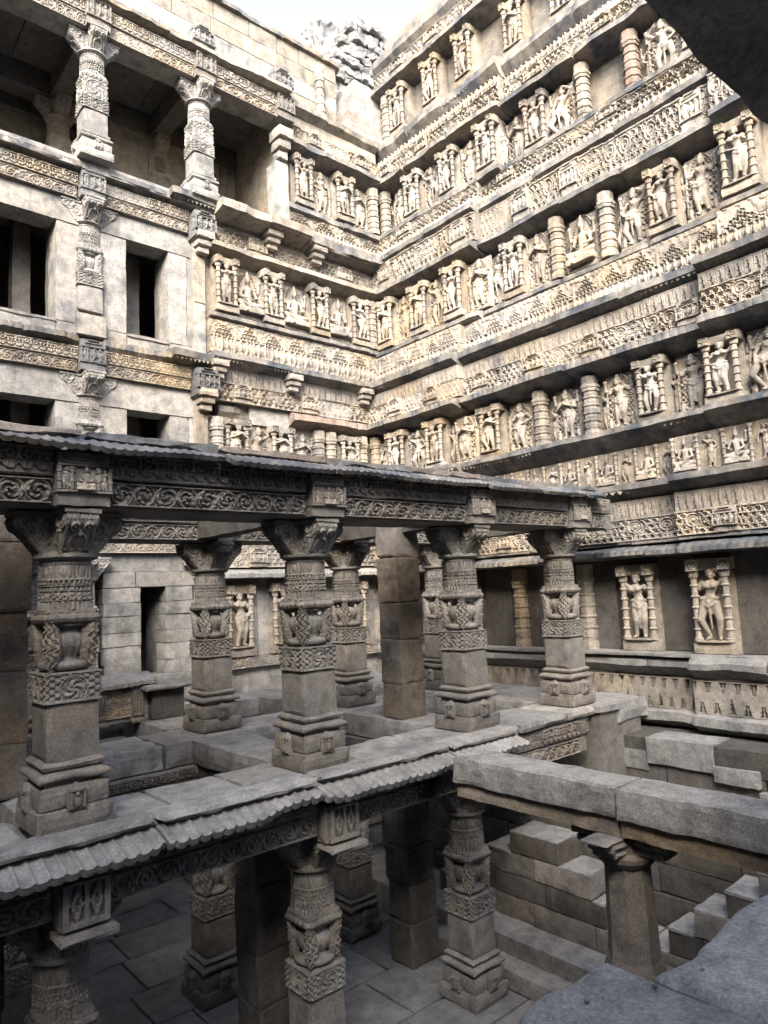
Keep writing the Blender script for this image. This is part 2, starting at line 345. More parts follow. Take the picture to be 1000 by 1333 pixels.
def fringe_mesh(w, h, n, t=.03, mat='warm'):
    b = MB(); P = w / n
    for i in range(n):
        x = i * P; hh = h * (.75 + .25 * _h(i, 3, 1, 5))
        a = np.array([[x + .004, 0, 0], [x + P - .004, 0, 0], [x + P / 2, 0, -hh]]); c = a + [0, t, 0]
        b.poly(a[::-1]); b.poly(c); b.poly([a[0], a[2], c[2], c[0]]); b.poly([a[2], a[1], c[1], c[2]])
    return b.mesh('fringe', mat)
FRINGE = (fringe_mesh(1.0, .06, 10), 1.0); FRINGE_S = (fringe_mesh(1.0, .045, 14), 1.0)

# ------------------------------------------------------------------ sculpted figures
def remesh(b, name, mat, vox):
    me = b.mesh('t', mat); o = bpy.data.objects.new('t', me); col.objects.link(o)
    md = o.modifiers.new('r', 'REMESH'); md.mode = 'VOXEL'; md.voxel_size = vox
    s = o.modifiers.new('s', 'SMOOTH'); s.factor = .4; s.iterations = 1
    dg = bpy.context.evaluated_depsgraph_get(); r = bpy.data.meshes.new_from_object(o.evaluated_get(dg))
    bpy.data.objects.remove(o); bpy.data.meshes.remove(me); r.name = name
    r.materials.clear(); r.materials.append(MAT[mat]); r.polygons.foreach_set('use_smooth', [True] * len(r.polygons)); return r
def limb(b, pts, rs):
    for i in range(len(pts) - 1): b.bone(pts[i], pts[i + 1], rs[i], rs[i + 1])
def hand(b, p, d):
    p = np.array(p); d = np.array(d, float); d /= np.linalg.norm(d); b.ball(p + d * .012, (.018, .014, .02))
    for k in (-1, 0, 1): b.bone(p + d * .02 + np.array([k * .008, 0, 0]), p + d * .05 + np.array([k * .011, -.008, 0]), .007, .006, 5)
def standing(name, hip=.03, arms='up', female=True, arms4=False, bend=0.0, mat='relief', broken=0):
    b = MB(); hx = hip; sx = -hip * .6
    limb(b, [(hx - .055, 0, .49), (hx - .05 - bend, -.05 - bend * .4, .27), (-.05, -.01, .05)], [.062, .045, .028])
    limb(b, [(hx + .05, 0, .49), (hx + .055 + bend, -.03, .27), (.06, 0, .05)], [.062, .045, .028])
    for fx in (-.055, .065): b.bone((fx, 0, .025), (fx * 1.25, -.075, .018), .024, .018)
    b.ball((hx, 0, .51), (.098, .075, .075)); b.bone((hx, 0, .53), ((hx + sx) / 2, -.005, .62), .07, .055)
    b.bone(((hx + sx) / 2, -.005, .62), (sx, -.01, .72), .056, .078); b.ball((sx, -.005, .735), (.105, .06, .05))
    if female:
        for k in (-1, 1): b.ball((sx + k * .045, -.07, .715), .04)
    b.bone((sx, 0, .77), (sx + .005, -.01, .82), .032, .03); hd = np.array((sx + .012, -.02, .865))
    b.ball(hd, (.047, .053, .062)); b.ball(hd + (0, -.05, -.008), (.011, .014, .016)); b.ball(hd + (0, -.04, -.045), (.024, .02, .014))
    for k in (-1, 1): b.ball(hd + (k * .05, .0, -.012), (.012, .014, .03))
    if female: b.ball(hd + (-.03, .03, .045), (.05, .045, .04)); b.ball(hd + (0, 0, .035), (.054, .056, .04))
    else:
        b.bone(hd + (0, .005, .03), hd + (0, .01, .14), .05, .022); b.ball(hd + (0, .0, .04), (.062, .062, .02)); b.ball(hd + (0, .01, .1), (.045, .045, .014))
    for sg in (-1, 1):
        sh = (sx + sg * .105, 0, .755)
        mode = arms if sg > 0 else {'up': 'down', 'down': 'hip', 'fold': 'fold', 'hip': 'up'}.get(arms, 'down')
        if mode == 'up': p = [sh, (sx + sg * .175, -.03, .83), (sx + sg * .07, -.06, .925)]
        elif mode == 'down': p = [sh, (sx + sg * .16, -.02, .61), (sx + sg * .15, -.06, .47)]
        elif mode == 'hip': p = [sh, (sx + sg * .19, .0, .63), (hx + sg * .1, -.06, .55)]
        else: p = [sh, (sx + sg * .15, -.03, .62), (sx + sg * .03, -.11, .68)]
        if broken == sg or broken == 2: b.bone(p[0], np.array(p[0]) * .4 + np.array(p[1]) * .6, .034, .03)
        else: limb(b, p, [.034, .028, .02]); hand(b, p[2], np.array(p[2]) - np.array(p[1]))
        b.ball(np.array(p[0]) * .6 + np.array(p[1]) * .4, .036)
        if arms4:
            p = [(sx + sg * .1, .02, .75), (sx + sg * .2, .0, .72), (sx + sg * .2, -.02, .86)]
            limb(b, p, [.03, .026, .02]); b.ball((sx + sg * .2, -.02, .905), (.035, .025, .04))
    b.bone((hx, -.07, .5), (hx * .6 + .005, -.045, .14), .022, .012); b.bone((hx - .085, -.03, .55), (hx + .085, -.03, .55), .028, .028)
    b.bone((hx - .08, -.05, .49), (hx, -.085, .43), .014, .012); b.bone((hx + .08, -.05, .49), (hx, -.085, .43), .014, .012)
    b.bone((sx - .04, -.07, .77), (sx, -.085, .68), .011, .01); b.bone((sx + .04, -.07, .77), (sx, -.085, .68), .011, .01)
    if not female:
        for k in (-1, 1):   # attendants at the feet
            b.bone((k * .17, -.01, .02), (k * .165, -.01, .13), .03, .032); b.ball((k * .165, -.015, .185), .027)
    return remesh(b, name, mat, .0125)
def seated(name, arms4=True, lean=0.0, mat='relief'):
    b = MB(); b.ball((0, 0, .16), (.13, .1, .1)); b.bone((0, 0, .2), (lean, -.01, .42), .09, .085)
    b.ball((lean, -.005, .46), (.13, .07, .06)); b.bone((lean, 0, .5), (lean, -.01, .57), .036, .033); hd = np.array((lean + .01, -.02, .64))
    b.ball(hd, (.06, .065, .075)); b.bone(hd + (0, 0, .05), hd + (0, .01, .2), .055, .02); b.ball(hd + (0, -.06, -.01), (.014, .018, .02))
    limb(b, [(-.08, -.02, .14), (-.27, -.12, .12), (-.03, -.17, .07)], [.075, .055, .035])
    limb(b, [(.08, -.02, .14), (.27, -.12, .14), (.12, -.16, -.02)], [.075, .058, .035]); b.bone((.12, -.16, -.02), (.13, -.23, -.04), .03, .022)
    b.bone((-.03, -.17, .07), (.05, -.2, .06), .03, .022)
    for sg in (-1, 1):
        p = [(lean + sg * .13, 0, .47), (lean + sg * .2, -.03, .3), (sg * .1, -.14, .25)]; limb(b, p, [.042, .034, .025]); hand(b, p[2], (-.3 * sg, -1, 0))
        if arms4:
            p = [(lean + sg * .13, .02, .48), (lean + sg * .26, 0, .43), (lean + sg * .27, -.02, .6)]; limb(b, p, [.036, .03, .024]); b.ball((lean + sg * .27, -.02, .66), (.045, .03, .05))
    b.box(-.3, .3, -.2, .12, -.07, .04, amp=0); return remesh(b, name, mat, .016)
FIG_F = [standing('figure', .035, 'up'), standing('figure', -.03, 'down', bend=.02), standing('figure', .03, 'hip'), standing('figure', -.04, 'fold', bend=.03), standing('figure', .04, 'down', broken=1), standing('figure', -.02, 'up', bend=.05, broken=-1), standing('figure', .02, 'hip', broken=2)]
FIG_G = [standing('figure', .012, 'down', False, True), standing('figure', -.02, 'fold', False, True), standing('figure', .03, 'hip', False, True, bend=.05), standing('figure', -.04, 'up', False, True, bend=.08), standing('figure', .02, 'down', False, False, broken=1), standing('figure', -.015, 'down', False, True, broken=2)]
FIG_S = [seated('figure'), seated('figure', False, .03), seated('figure', True, -.03)]

# ------------------------------------------------------------------ niche units
def colonnette_mesh(h, r=.034, rings=5, mat='relief', n=10):
    pr = [(r * 1.5, 0), (r * 1.5, .05 * h), (r * 1.1, .06 * h)]
    for k in range(rings):
        z = .1 * h + (k + .5) / rings * .78 * h
        pr += [(r, z - .05 * h), (r, z - .018 * h), (r * 1.45, z - .012 * h), (r * 1.5, z + .004 * h), (r * 1.02, z + .018 * h)]
    pr += [(r, .9 * h), (r * 1.5, .92 * h), (r * 1.6, h)]
    return MB().lathe(pr, n).mesh('colonnette', mat)
COLN = colonnette_mesh(.72); COLN_RED = colonnette_mesh(.72, mat='red')
def halo_mesh():
    b = MB(); w, h, res = .5, .98, .0135; X, Z = XZ(w, h, res); xx = np.abs(X - w / 2)
    top = .58; arch = np.where(Z > top, .24 * np.sqrt(np.clip(1 - ((Z - top) / .40) ** 1.5, 0, 1)), .24)
    ins = sstep(-.012, .006, arch - xx); r = arch - xx
    H = ins * (.55 + .45 * (ringf(r, .02, .016)) + .4 * ringf(r, .065, .02) * (np.cos(Z * 150) > -.3))
    H = np.where((xx > .1) & (xx < .22) & (Z < .6), H * (.6 + .6 * (np.cos(X * 95) * np.cos(Z * 62) > .05)), H)
    b.field(w, h, H * .075, x0=-w / 2); return b.mesh('back_slab', 'relief')
HALO = halo_mesh()
PED = MB().box(-.23, .23, -.12, .06, 0, .12, sp=.06, amp=.004, chip=.01, seed=3).box(-.18, .18, -.16, .02, .12, .145, sp=.06, amp=.003, seed=5).mesh('pedestal', 'warm')
PED_G = MB().box(-.24, .24, -.1, .06, 0, .07, sp=.06, amp=.004, chip=.01, seed=4).mesh('pedestal', 'warm')
def canopy_mesh():
    b = MB(); b.box(-.24, .24, -.1, .08, .87, 1.0, sp=.06, amp=.004, chip=.01, seed=8)
    for s in (-1, 1):
        b.box(s * .17 - .065, s * .17 + .065, -.155, .04, .86, .995, sp=.05, amp=.004, seed=9)
        f = MB(); H = medallion_tile(.11, .115, .011, .02); f.field(.11, .115, H, z0=.87, x0=s * .17 - .055)
        for v in f.v: v[:, 1] -= .156
        for P_, F_ in zip(f.v, f.f): b.f.append(np.array(F_) + b.n if not isinstance(F_, list) else [[q + b.n for q in z] for z in F_]); b.v.append(P_)
        b.n += f.n
    return b.mesh('canopy', 'warm')
CANOPY = canopy_mesh()
BACK = MB().box(-.235, .235, .045, .3, .0, .995, sp=.12, amp=.004, chip=.008, seed=15).mesh('back_slab', 'warm')
ORD = {1: 'lowest', 2: 'second', 3: 'third', 4: 'fourth', 5: 'fifth'}
cnt = [0]
POSE_F = ('raising one arm overhead', 'with one hand on hip', 'hand on hip, arm raised', 'folding both arms', 'one arm broken', 'bending her knees', 'both arms broken')
POSE_G = ('with lowered arms', 'folding its arms', 'with bent knees', 'dancing', 'with one broken arm', 'with broken lower arms')
def niche(kind, loc, rz, H, wall, row, sc=1.0, red=False):
    k = cnt[0]; cnt[0] += 1; fl = rng.choice((-1, 1))
    grp = 'statues in the %s niche row of the %s' % (ORD[row], wall)
    if kind == 'shrine':
        v = rng.randrange(7); o = thing('niche_statue', 'carved woman %s, %sringed colonnettes, %s niche row of %s' % (POSE_F[v], 'reddish ' if red else '', ORD[row], wall), 'statue', loc, rz, grp)
        put('back_slab', BACK, o, sc=(1, 1, H)); put('pedestal', PED, o, sc=(1, 1, H)); put('canopy', CANOPY, o, sc=(1, 1, H))
        for s in (-1, 1): put('colonnette', COLN_RED if red else COLN, o, (s * .17, -.09, .13 * H), sc=(1, 1, H * 1.015))
        put('figure', FIG_F[v], o, (0, -.075, .145 * H), sc=(.95 * fl, .9, .79 * H))
    elif kind == 'god':
        v = rng.randrange(6); o = thing('niche_statue', 'crowned standing figure %s, pointed halo, %s niche row of %s' % (POSE_G[v], ORD[row], wall), 'statue', loc, rz, grp)
        put('back_slab', HALO, o, sc=(1, 1, H * .97)); put('pedestal', PED_G, o)
        put('figure', FIG_G[v], o, (0, -.055, .07), sc=(1.08 * fl, 1.0, .86 * H))
    else:
        o = thing('niche_statue', 'seated cross-legged figure %s, pointed halo, %s niche row of %s' % (('with four arms', 'with two arms', 'leaning aside')[k % 3], ORD[row], wall), 'statue', loc, rz, grp)
        put('back_slab', HALO, o, sc=(1.1, 1, H * .93)); put('pedestal', PED_G, o, sc=(1.1, 1.3, 1.5))
        put('figure', FIG_S[k % 3], o, (0, -.06, .17), sc=(.86 * fl, .86, .90 * H))
    o.scale = (rng.uniform(1.04, 1.14) * (1.16 if row == 1 else 1), rng.uniform(1.0, 1.15), rng.uniform(.96, 1.0)); o.rotation_euler[2] += rng.uniform(-.03, .03)
    return o
def pilaster_mesh(w=.26, mat='warm', red=False):
    b = MB(); z = 0
    hs = [(.10, 1.0), (.035, .82), (.10, .92), (.03, 1.02), (.10, .88), (.03, 1.0), (.10, .86), (.03, .98), (.10, .84), (.03, .96), (.09, .82), (.05, 1.0), (.05, 1.08), (.14, .95)]
    tot = sum(h for h, _ in hs)
    for i, (h, s) in enumerate(hs):
        h = h / tot; ww = w * s / 2; n = 8
        b.lathe([(ww * 1.12, z), (ww * 1.17, z + h * .5), (ww * 1.12, z + h)], n, phase=math.pi / 8, amp=.004, seed=i * 3); z += h
    return b.mesh('pilaster', mat)
PIL = pilaster_mesh(); PIL_RED = pilaster_mesh(mat='red')

BLOCK = MB().box(-.2, .2, -.1, .12, .0, .42, sp=.06, amp=.005, chip=.012, seed=3)
BLOCK.box(-.21, .21, -.14, 0, .10, .125, sp=.05, amp=.004).box(-.21, .21, -.14, 0, .30, .325, sp=.05, amp=.004).box(-.14, .14, -.13, 0, .35, .38, sp=.05, amp=.004).box(-.1, .1, -.135, 0, .39, .42, sp=.05, amp=.004)
for x in (-.19, -.1, .1, .19): BLOCK.lathe([(.016, .125), (.016, .18), (.022, .185), (.016, .2), (.016, .25), (.024, .26), (.016, .27), (.02, .3)], 8, x, -.118)
_f = MB().field(.36, .17, minifig_tile(.36, .17, .009, .035), z0=.13, x0=-.18)
for _V in _f.v: _V[:, 1] -= .101
for _V, _F in zip(_f.v, _f.f): BLOCK.f.append(_F + BLOCK.n); BLOCK.v.append(_V)
BLOCK.n += _f.n
BLOCKM = BLOCK.mesh('shrine_block', 'grey'); BLOCKD = BLOCK.mesh('shrine_block', 'dark'); BLOCKR = BLOCK.mesh('shrine_block', 'relief')
# ------------------------------------------------------------------ courses shared by both walls (local x along the wall, d outward)
def strip(root, parent, key, x0, x1, d, z0, z1, seedk=0):
    me, w, h = T[key]; n = max(1, int(round((x1 - x0) / w))); ww = (x1 - x0) / n
    for i in range(n):
        m2 = me
        if key == 'lattice': m2 = T[('lattice', 'lattice2', 'lattice3', 'lattice2')[(i * 3 + seedk + int(z0)) % 4]][0]
        if key in ('pyr', 'mini') and rng.random() < .5: m2 = T[key + '2'][0]
        wr = rng.uniform(.75, 1.15) if rng.random() > .1 else .4
        put(m2.name.split('.')[0], m2, parent, (x0 + i * ww, -d - rng.uniform(0, .008), z0), sc=(ww / w, wr, (z1 - z0) / h * rng.uniform(.985, 1.0)))
def fringe(parent, x0, x1, d, z, key=FRINGE):
    me, w = key; n = max(1, int(round((x1 - x0) / w))); ww = (x1 - x0) / n
    for i in range(n): put('fringe', me, parent, (x0 + i * ww, -d, z), sc=(ww / w, 1, 1))
def eave(root, x0, x1, d0, d1, zs, ze0, ze1, zt, rib=0.0, mat='eave', fr=None, wear=.03, name='eave', slab=1.5):
    x = x0; first = True
    while x < x1 - .01:
        e = min(x1, x + slab * rng.uniform(.65, 1.35)); e = x1 if x1 - e < .45 else e
        j = rng.uniform(-.03, .012) * (wear / .03); jz = rng.uniform(-.012, .012)
        o = eave_slab(root, x + .004, e - .004, d0, d1 + j, zs, ze0 + jz, ze1 + jz, zt, rib, mat, fr, wear, name + '_slab', d1 - .06); x = e
    return o
def eave_slab(root, x0, x1, d0, d1, zs, ze0, ze1, zt, rib, mat, fr, wear, name, df):
    sd = sd_(); rib = (x1 - x0) / max(1, round((x1 - x0) / rib)) if rib else 0
    def mod(X, D, Z):
        t = np.clip((D - d0) / max(d1 - d0, 1e-3), 0, 1)
        w = vnoise(np.stack([X * 1.9, Z * 0 + 2, X * 0], -1), sd); w2 = vnoise(np.stack([X * 8, Z * 3 + 2, X * 0], -1), sd + 1)
        en = np.clip(1 - np.minimum(X - x0, x1 - X) / .12, 0, 1) * _h(sd, 1, 2, 3)
        D = D - t * wear * (np.clip(w - .5, 0, 1) * 5 + w2 * .8 + en ** 2 * 1.5)
        if rib > 0:
            Z = Z + t * .014 * np.abs(np.sin(np.pi * (X - x0) / rib)) * (Z > (ze0 + ze1) / 2 - .03); D = D + t * .010 * np.abs(np.sin(np.pi * (X - x0) / rib))
        Z = Z + .018 * (w - .5) * t + .010 * (w2 - .5) * t
        return X, D, Z
    b = MB(); b.sweep([(d0 - .1, zs), (d0, zs), (d1, ze0), (d1, ze1), (d0, zt), (d0 - .1, zt)], x0, x1, dx=(rib / 6 if rib else .05), amp=.006, seed=sd, mod=mod)
    o = put(name, b.mesh(name, mat), root)
    if fr and _h(sd, 5, 5, 5) > .22: fringe(o, x0 + .03, x1 - .03, df - .03, min(ze0, ze0) - .005, fr)
    return o
def body(root, x0, x1, d, dback, z0, z1, mat='warm', name='wall_stone'):
    return put(name, bx(mat, x0, x1, -d, -dback, z0, z1, sp=.3, amp=.006, chip=.01), root)
def course_blocks(root, x0, x1, d, dback, z0, z1, wl=.9, mat='warm', name='stone_block', gap=.006):
    x = x0
    while x < x1 - .01:
        w = wl * rng.uniform(.75, 1.25); xe = min(x1, x + w)
        if x1 - xe < .25: xe = x1
        put(name, bx(mat, x + gap / 2, xe - gap / 2, -d - rng.uniform(-.006, .008), -dback, z0 + gap / 2, z1 - gap / 2, sp=.14, amp=.005, chip=.006, maxn=9), root); x = xe
def relief_course(root, key, x0, x1, d, z0, z1, mat='warm', k=0, name='frieze'):
    o = body(root, x0, x1, d, d - .4, z0, z1, mat, name); strip(root, o, key, x0, x1, d + .004, z0, z1, k)
    if key == 'lattice':
        x = x0 + rng.uniform(.4, 1.2)
        while x < x1 - .25: put('shrine_block', BLOCKR, o, (x, -d + rng.uniform(.02, .05), z0 + .005), sc=(rng.uniform(.75, 1.05), 1.1, (z1 - z0) / .43)); x += rng.uniform(1.0, 2.3)
    return o

# ------------------------------------------------------------------ SIDE WALL (right): plane x = 10, local x = -y
side = thing('carved_side_wall', 'tall sandstone side wall carved with tiers of niches, friezes and projecting eaves', 'wall', (10, 0, 0), -math.pi / 2)
def segs(z, far=-11.75, near=-1.2):
    a = -8.9 if z < 6.5 else (-8.5 if z < 9.6 else -7.95); c = -4.8 if z < 3.2 else (-4.2 if z < 6.3 else -3.9)
    return [(far, a, 0.0), (a, c, -.18), (c, near, 0.0)]
def s_eave(d0, d1, zs, ze0, ze1, zt, **k):
    for x0, x1, s in segs(ze0): eave(side, x0, x1, d0 + s, d1 + s, zs, ze0, ze1, zt, **k)
def s_body(d, z0, z1, mat='warm', blocks=None):
    for x0, x1, s in segs(z0):
        if blocks: course_blocks(side, x0, x1, d + s, d - 1.0, z0, z1, blocks, mat)
        else: body(side, x0, x1, d + s, d - 1.0, z0, z1, mat)
def s_rel(key, d, z0, z1):
    for i, (x0, x1, s) in enumerate(segs(z0)): relief_course(side, key, x0, x1, d + s, z0, z1, k=i)
R = FRINGE
# base, ledge and first row
s_eave(.2, .42, -.46, -.36, -.24, -.2, wear=.015, name='base_moulding', mat='slab')
s_rel('saw', .16, -.2, .25)
s_eave(.2, .40, .27, .42, .50, .60, fr=FRINGE_S, wear=.02, name='ledge', mat='slab')
for x0, x1, s in segs(1.0): body(side, x0, x1, .21 + s, -.6, .25, .42, 'warm'); body(side, x0, x1, .25 + s * 0, -.6, .55, .596, 'slab', 'ledge')
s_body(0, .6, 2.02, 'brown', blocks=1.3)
s_eave(.1, .47, 2.0, 2.03, 2.09, 2.22, rib=.12, wear=.02)
s_rel('lattice', .25, 2.26, 2.60); s_rel('teeth', .24, 2.60, 2.88)
s_eave(.2, .30, 2.20, 2.21, 2.25, 2.26, wear=.005, name='moulding')
s_eave(.2, .5, 2.88, 3.03, 3.12, 3.16, fr=R)
# seated figures frieze
for x0, x1, s in segs(3.1):
    o = body(side, x0, x1, .17 + s, -.4, 3.1, 3.7, 'warm', 'figure_frieze')
    n = int((x1 - x0) / .33); w = (x1 - x0) / n
    for i in range(n):
        xc = x0 + (i + .5) * w
        if i % 2: put('figure', FIG_F[rng.randrange(7)], o, (xc, -.18 - s, 3.17), sc=(.5, .5, .5))
        else: put('figure', FIG_S[i % 3], o, (xc, -.19 - s, 3.21), sc=(.52 if i % 4 else -.52, .5, .56))
        put('colonnette', COLN, o, (x0 + i * w, -.2 - s, 3.14), sc=(.7, .7, .75))
s_eave(.1, .5, 3.68, 3.92, 4.0, 4.04, fr=R)
# row 2
s_body(-.12, 4.0, 5.05)
s_eave(-.1, .42, 5.02, 5.18, 5.27, 5.36, rib=.12)
s_rel('lattice', .15, 5.34, 5.70); s_rel('teeth', .14, 5.70, 5.95)
s_eave(.1, .36, 5.95, 6.07, 6.18, 6.22, fr=FRINGE_S)
s_rel('mini', .1, 6.2, 6.42); s_rel('pyr', .04, 6.42, 6.80)
s_eave(-.3, .0, 6.78, 6.88, 6.96, 7.02, fr=None)
# row 3
s_body(-.42, 6.7, 8.2)
s_eave(-.4, .06, 8.15, 8.28, 8.37, 8.46)
s_rel('lattice', -.15, 8.42, 9.0)
s_eave(-.25, -.04, 8.98, 9.08, 9.18, 9.24, fr=FRINGE_S)
s_rel('mini', -.28, 9.2, 9.42); s_rel('lattice', -.30, 9.42, 9.68)
s_eave(-.6, -.25, 9.62, 9.72, 9.80, 9.84)
# row 4
s_body(-.78, 9.5, 11.0)
s_eave(-.76, -.25, 10.92, 11.04, 11.13, 11.24)
s_rel('lattice', -.48, 11.2, 11.52); s_rel('mini', -.50, 11.52, 11.74)
s_eave(-.6, -.38, 11.76, 11.98, 12.12, 12.2, fr=FRINGE_S)
# row 5
s_body(-.95, 11.7, 13.45, 'cream')
s_eave(-.9, -.42, 13.4, 13.52, 13.62, 13.72)
s_rel('lattice', -.62, 13.7, 14.05); s_eave(-.7, -.5, 14.05, 14.25, 14.42, 14.5, fr=FRINGE_S)
s_body(-1.0, 14.3, 15.2)
def sshift(u, z):
    for x0, x1, s in segs(z):
        if x0 <= -u <= x1: return s
    return 0
def s_row(row, z, H, d, items):
    for kind, u in items:
        s = sshift(u, z); x = 10 - (d + s)
        if kind.startswith('pil'):
            put('pilaster', PIL_RED if kind == 'pilr' else PIL, side, (-u, -(d + s) + .02, z), sc=(1, 1, H))
        else: niche({'sh': 'shrine', 'shr': 'shrine', 'g': 'god', 'se': 'seat'}[kind], (x + (.12 if kind in 'gse' else 0), u, z), -math.pi / 2, H, 'side wall', row, red=kind == 'shr')
def attendants(root, items, z, H, d, sgn, shift):
    us = sorted(u for k_, u in items)
    for a_, b_ in zip(us[:-1], us[1:]):
        if .42 < b_ - a_ < .75:
            u = (a_ + b_) / 2; dd = d + shift(u)
            put('attendant_figure', rng.choice(FIG_F + FIG_G), root, (sgn * u, -dd + .13, z + .03), sc=(rng.choice((-.62, .62)), .7, rng.uniform(.66, .78) * H))
_sr = s_row
def s_row(row, z, H, d, items):
    _sr(row, z, H, d, items)
    if row in (2, 3, 4): attendants(side, items, z, H, d, -1, lambda u: sshift(u, z))
s_row(1, .6, 1.36, .06, [('pil', 10.6), ('sh', 9.4), ('pil', 8.0), ('pil', 6.64), ('sh', 5.68), ('sh', 4.48), ('sh', 3.2)])
s_row(2, 4.03, 1.0, .10, [('pil', 11.5), ('g', 11.16), ('sh', 10.75), ('g', 10.2), ('sh', 9.63), ('g', 8.9), ('sh', 8.33), ('g', 7.72), ('pil', 7.25), ('g', 6.72), ('pil', 6.25), ('g', 5.74), ('sh', 5.14), ('g', 4.53), ('sh', 4.0), ('g', 3.45), ('sh', 2.9)])
s_row(3, 7.02, 1.13, -.17, [('pil', 11.6), ('sh', 11.2), ('g', 10.68), ('sh', 10.15), ('g', 9.66), ('sh', 9.15), ('g', 8.55), ('g', 8.2), ('sh', 7.75), ('g', 7.25), ('pil', 6.83), ('se', 6.33), ('pil', 5.84), ('g', 5.36), ('shr', 4.82), ('g', 4.25), ('sh', 3.6)])
s_row(4, 9.82, 1.13, -.52, [('pil', 11.5), ('g', 11.0), ('sh', 10.5), ('g', 9.96), ('sh', 9.42), ('g', 8.86), ('sh', 8.34), ('g', 7.76), ('shr', 7.28), ('g', 6.76), ('pil', 6.28), ('pilr', 5.33), ('g', 4.78), ('sh', 4.2)])
s_row(5, 12.2, 1.22, -.68, [('pil', 11.45), ('sh', 11.0), ('sh', 9.91), ('sh', 8.92), ('sh', 7.74), ('sh', 6.6)])

# ------------------------------------------------------------------ END WALL (far): plane y = 11.7, local x = world x
end = thing('carved_end_wall', 'end wall of the well with window openings, niches, friezes and open pillared gallery', 'wall', (0, 11.7, 0), 0)
XN0, XN1 = 5.97, 10.35
def e_rel(key, d, z0, z1, x0=XN0, x1=XN1): relief_course(end, key, x0, x1, d, z0, z1)
body(end, XN0, XN1, .08, -1, -3.0, .42, 'pale'); e_rel('small_scroll', .14, .42, .60)
course_blocks(end, XN0, XN1, 0, -1, .6, 2.05, 1.0, 'pale')
eave(end, XN0 - .1, XN1, .05, .42, 2.02, 2.04, 2.1, 2.24, rib=.12, mat='slab')
e_rel('lattice', .15, 2.24, 2.6); e_rel('teeth', .14, 2.6, 2.88)
eave(end, XN0, XN1, .1, .45, 2.88, 3.03, 3.12, 3.16, fr=R)
e_rel('mini', .1, 3.16, 3.7)
eave(end, XN0, XN1, .1, .42, 3.68, 3.92, 4.0, 4.04, fr=R)
body(end, XN0, XN1, 0, -1, 4.0, 5.1)
eave(end, 7.75, XN1, 0, .36, 5.05, 5.16, 5.28, 5.38, mat='red', wear=.07); eave(end, 6.2, 6.85, 0, .2, 5.1, 5.2, 5.3, 5.36, wear=.1)
body(end, 6.85, 7.75, .06, -.5, 5.0, 5.36, 'pale')
e_rel('lattice', .1, 5.36, 5.72); e_rel('teeth', .09, 5.72, 6.0)
eave(end, XN0, XN1, .05, .45, 5.95, 6.1, 6.2, 6.25, fr=R)
e_rel('mini', .22, 6.25, 6.56); e_rel('pyr', .16, 6.56, 6.9)
eave(end, XN0, XN1, .05, .28, 6.9, 6.94, 7.02, 7.06, wear=.015)
body(end, XN0, XN1, 0, -1, 6.9, 8.2)
eave(end, XN0, XN1, 0, .42, 8.16, 8.27, 8.36, 8.45, mat='warm')
e_rel('lattice', .1, 8.42, 8.78); body(end, XN0, XN1, .08, -1, 8.78, 9.0)
eave(end, XN0 + .1, 8.15, .05, .62, 8.9, 8.98, 9.14, 9.2, mat='warm', fr=FRINGE_S); eave(end, 8.15, XN1, .05, .5, 8.88, 8.96, 9.14, 9.2, mat='eave', fr=FRINGE_S)
e_rel('mini', .2, 9.2, 9.4, 7.75); e_rel('pyr', .15, 9.4, 9.68, 7.75); eave(end, 7.75, XN1, .05, .3, 9.62, 9.7, 9.8, 9.84)
body(end, 7.75, XN1, 0, -1, 9.5, 11.0)
eave(end, 7.75, XN1, 0, .48, 10.94, 11.06, 11.16, 11.24)
e_rel('lattice', .18, 11.22, 11.6, 7.75); body(end, 7.75, XN1, .15, -.4, 11.6, 11.9); eave(end, 7.75, XN1, .1, .34, 11.86, 12.0, 12.14, 12.2)
CORB = MB().box(-.16, .16, -.22, .1, .12, .24, sp=.06, amp=.005, seed=2).box(-.13, .13, -.16, .1, .02, .12, sp=.06, amp=.005, seed=3).box(-.1, .1, -.1, .1, -.08, .02, sp=.06, amp=.005, seed=4).mesh('corbel', 'relief')
for x in (7.35, 8.45): put('corbel', CORB, end, (x, -.16, 8.7), sc=(1.1, 1.3, 1.1))
for x in (6.1, 7.75, 9.6): put('corbel', CORB, end, (x, -.2, 5.82))
def e_row(row, z, H, d, items):
    for kind, x in items:
        if kind == 'pil': put('pilaster', PIL, end, (x, -d + .02, z), sc=(1, 1, H))
        else: niche({'sh': 'shrine', 'g': 'god', 'se': 'seat', 'shr': 'shrine'}[kind], (x, 11.7 - d + (.12 if kind in 'gse' else 0), z), 0, H, 'end wall', row, red=kind == 'shr')
e_row(1, .62, 1.36, .06, [('sh', 6.5), ('sh', 7.45), ('sh', 9.2)])
e_row(2, 4.03, 1.0, .1, [('pil', 6.15), ('sh', 6.5), ('g', 7.0), ('sh', 7.5), ('g', 8.05), ('pil', 8.45), ('pil', 8.75), ('sh', 9.2), ('pil', 9.6)])
e_row(3, 7.06, 1.1, .16, [('sh', 6.32), ('se', 6.85), ('sh', 7.35), ('se', 7.92), ('sh', 8.48), ('se', 9.04), ('shr', 9.6), ('pil', 9.98)])
e_row(4, 9.84, 1.1, .16, [('sh', 8.2), ('g', 8.74), ('sh', 9.3), ('g', 9.8), ('pil', 10.2)])

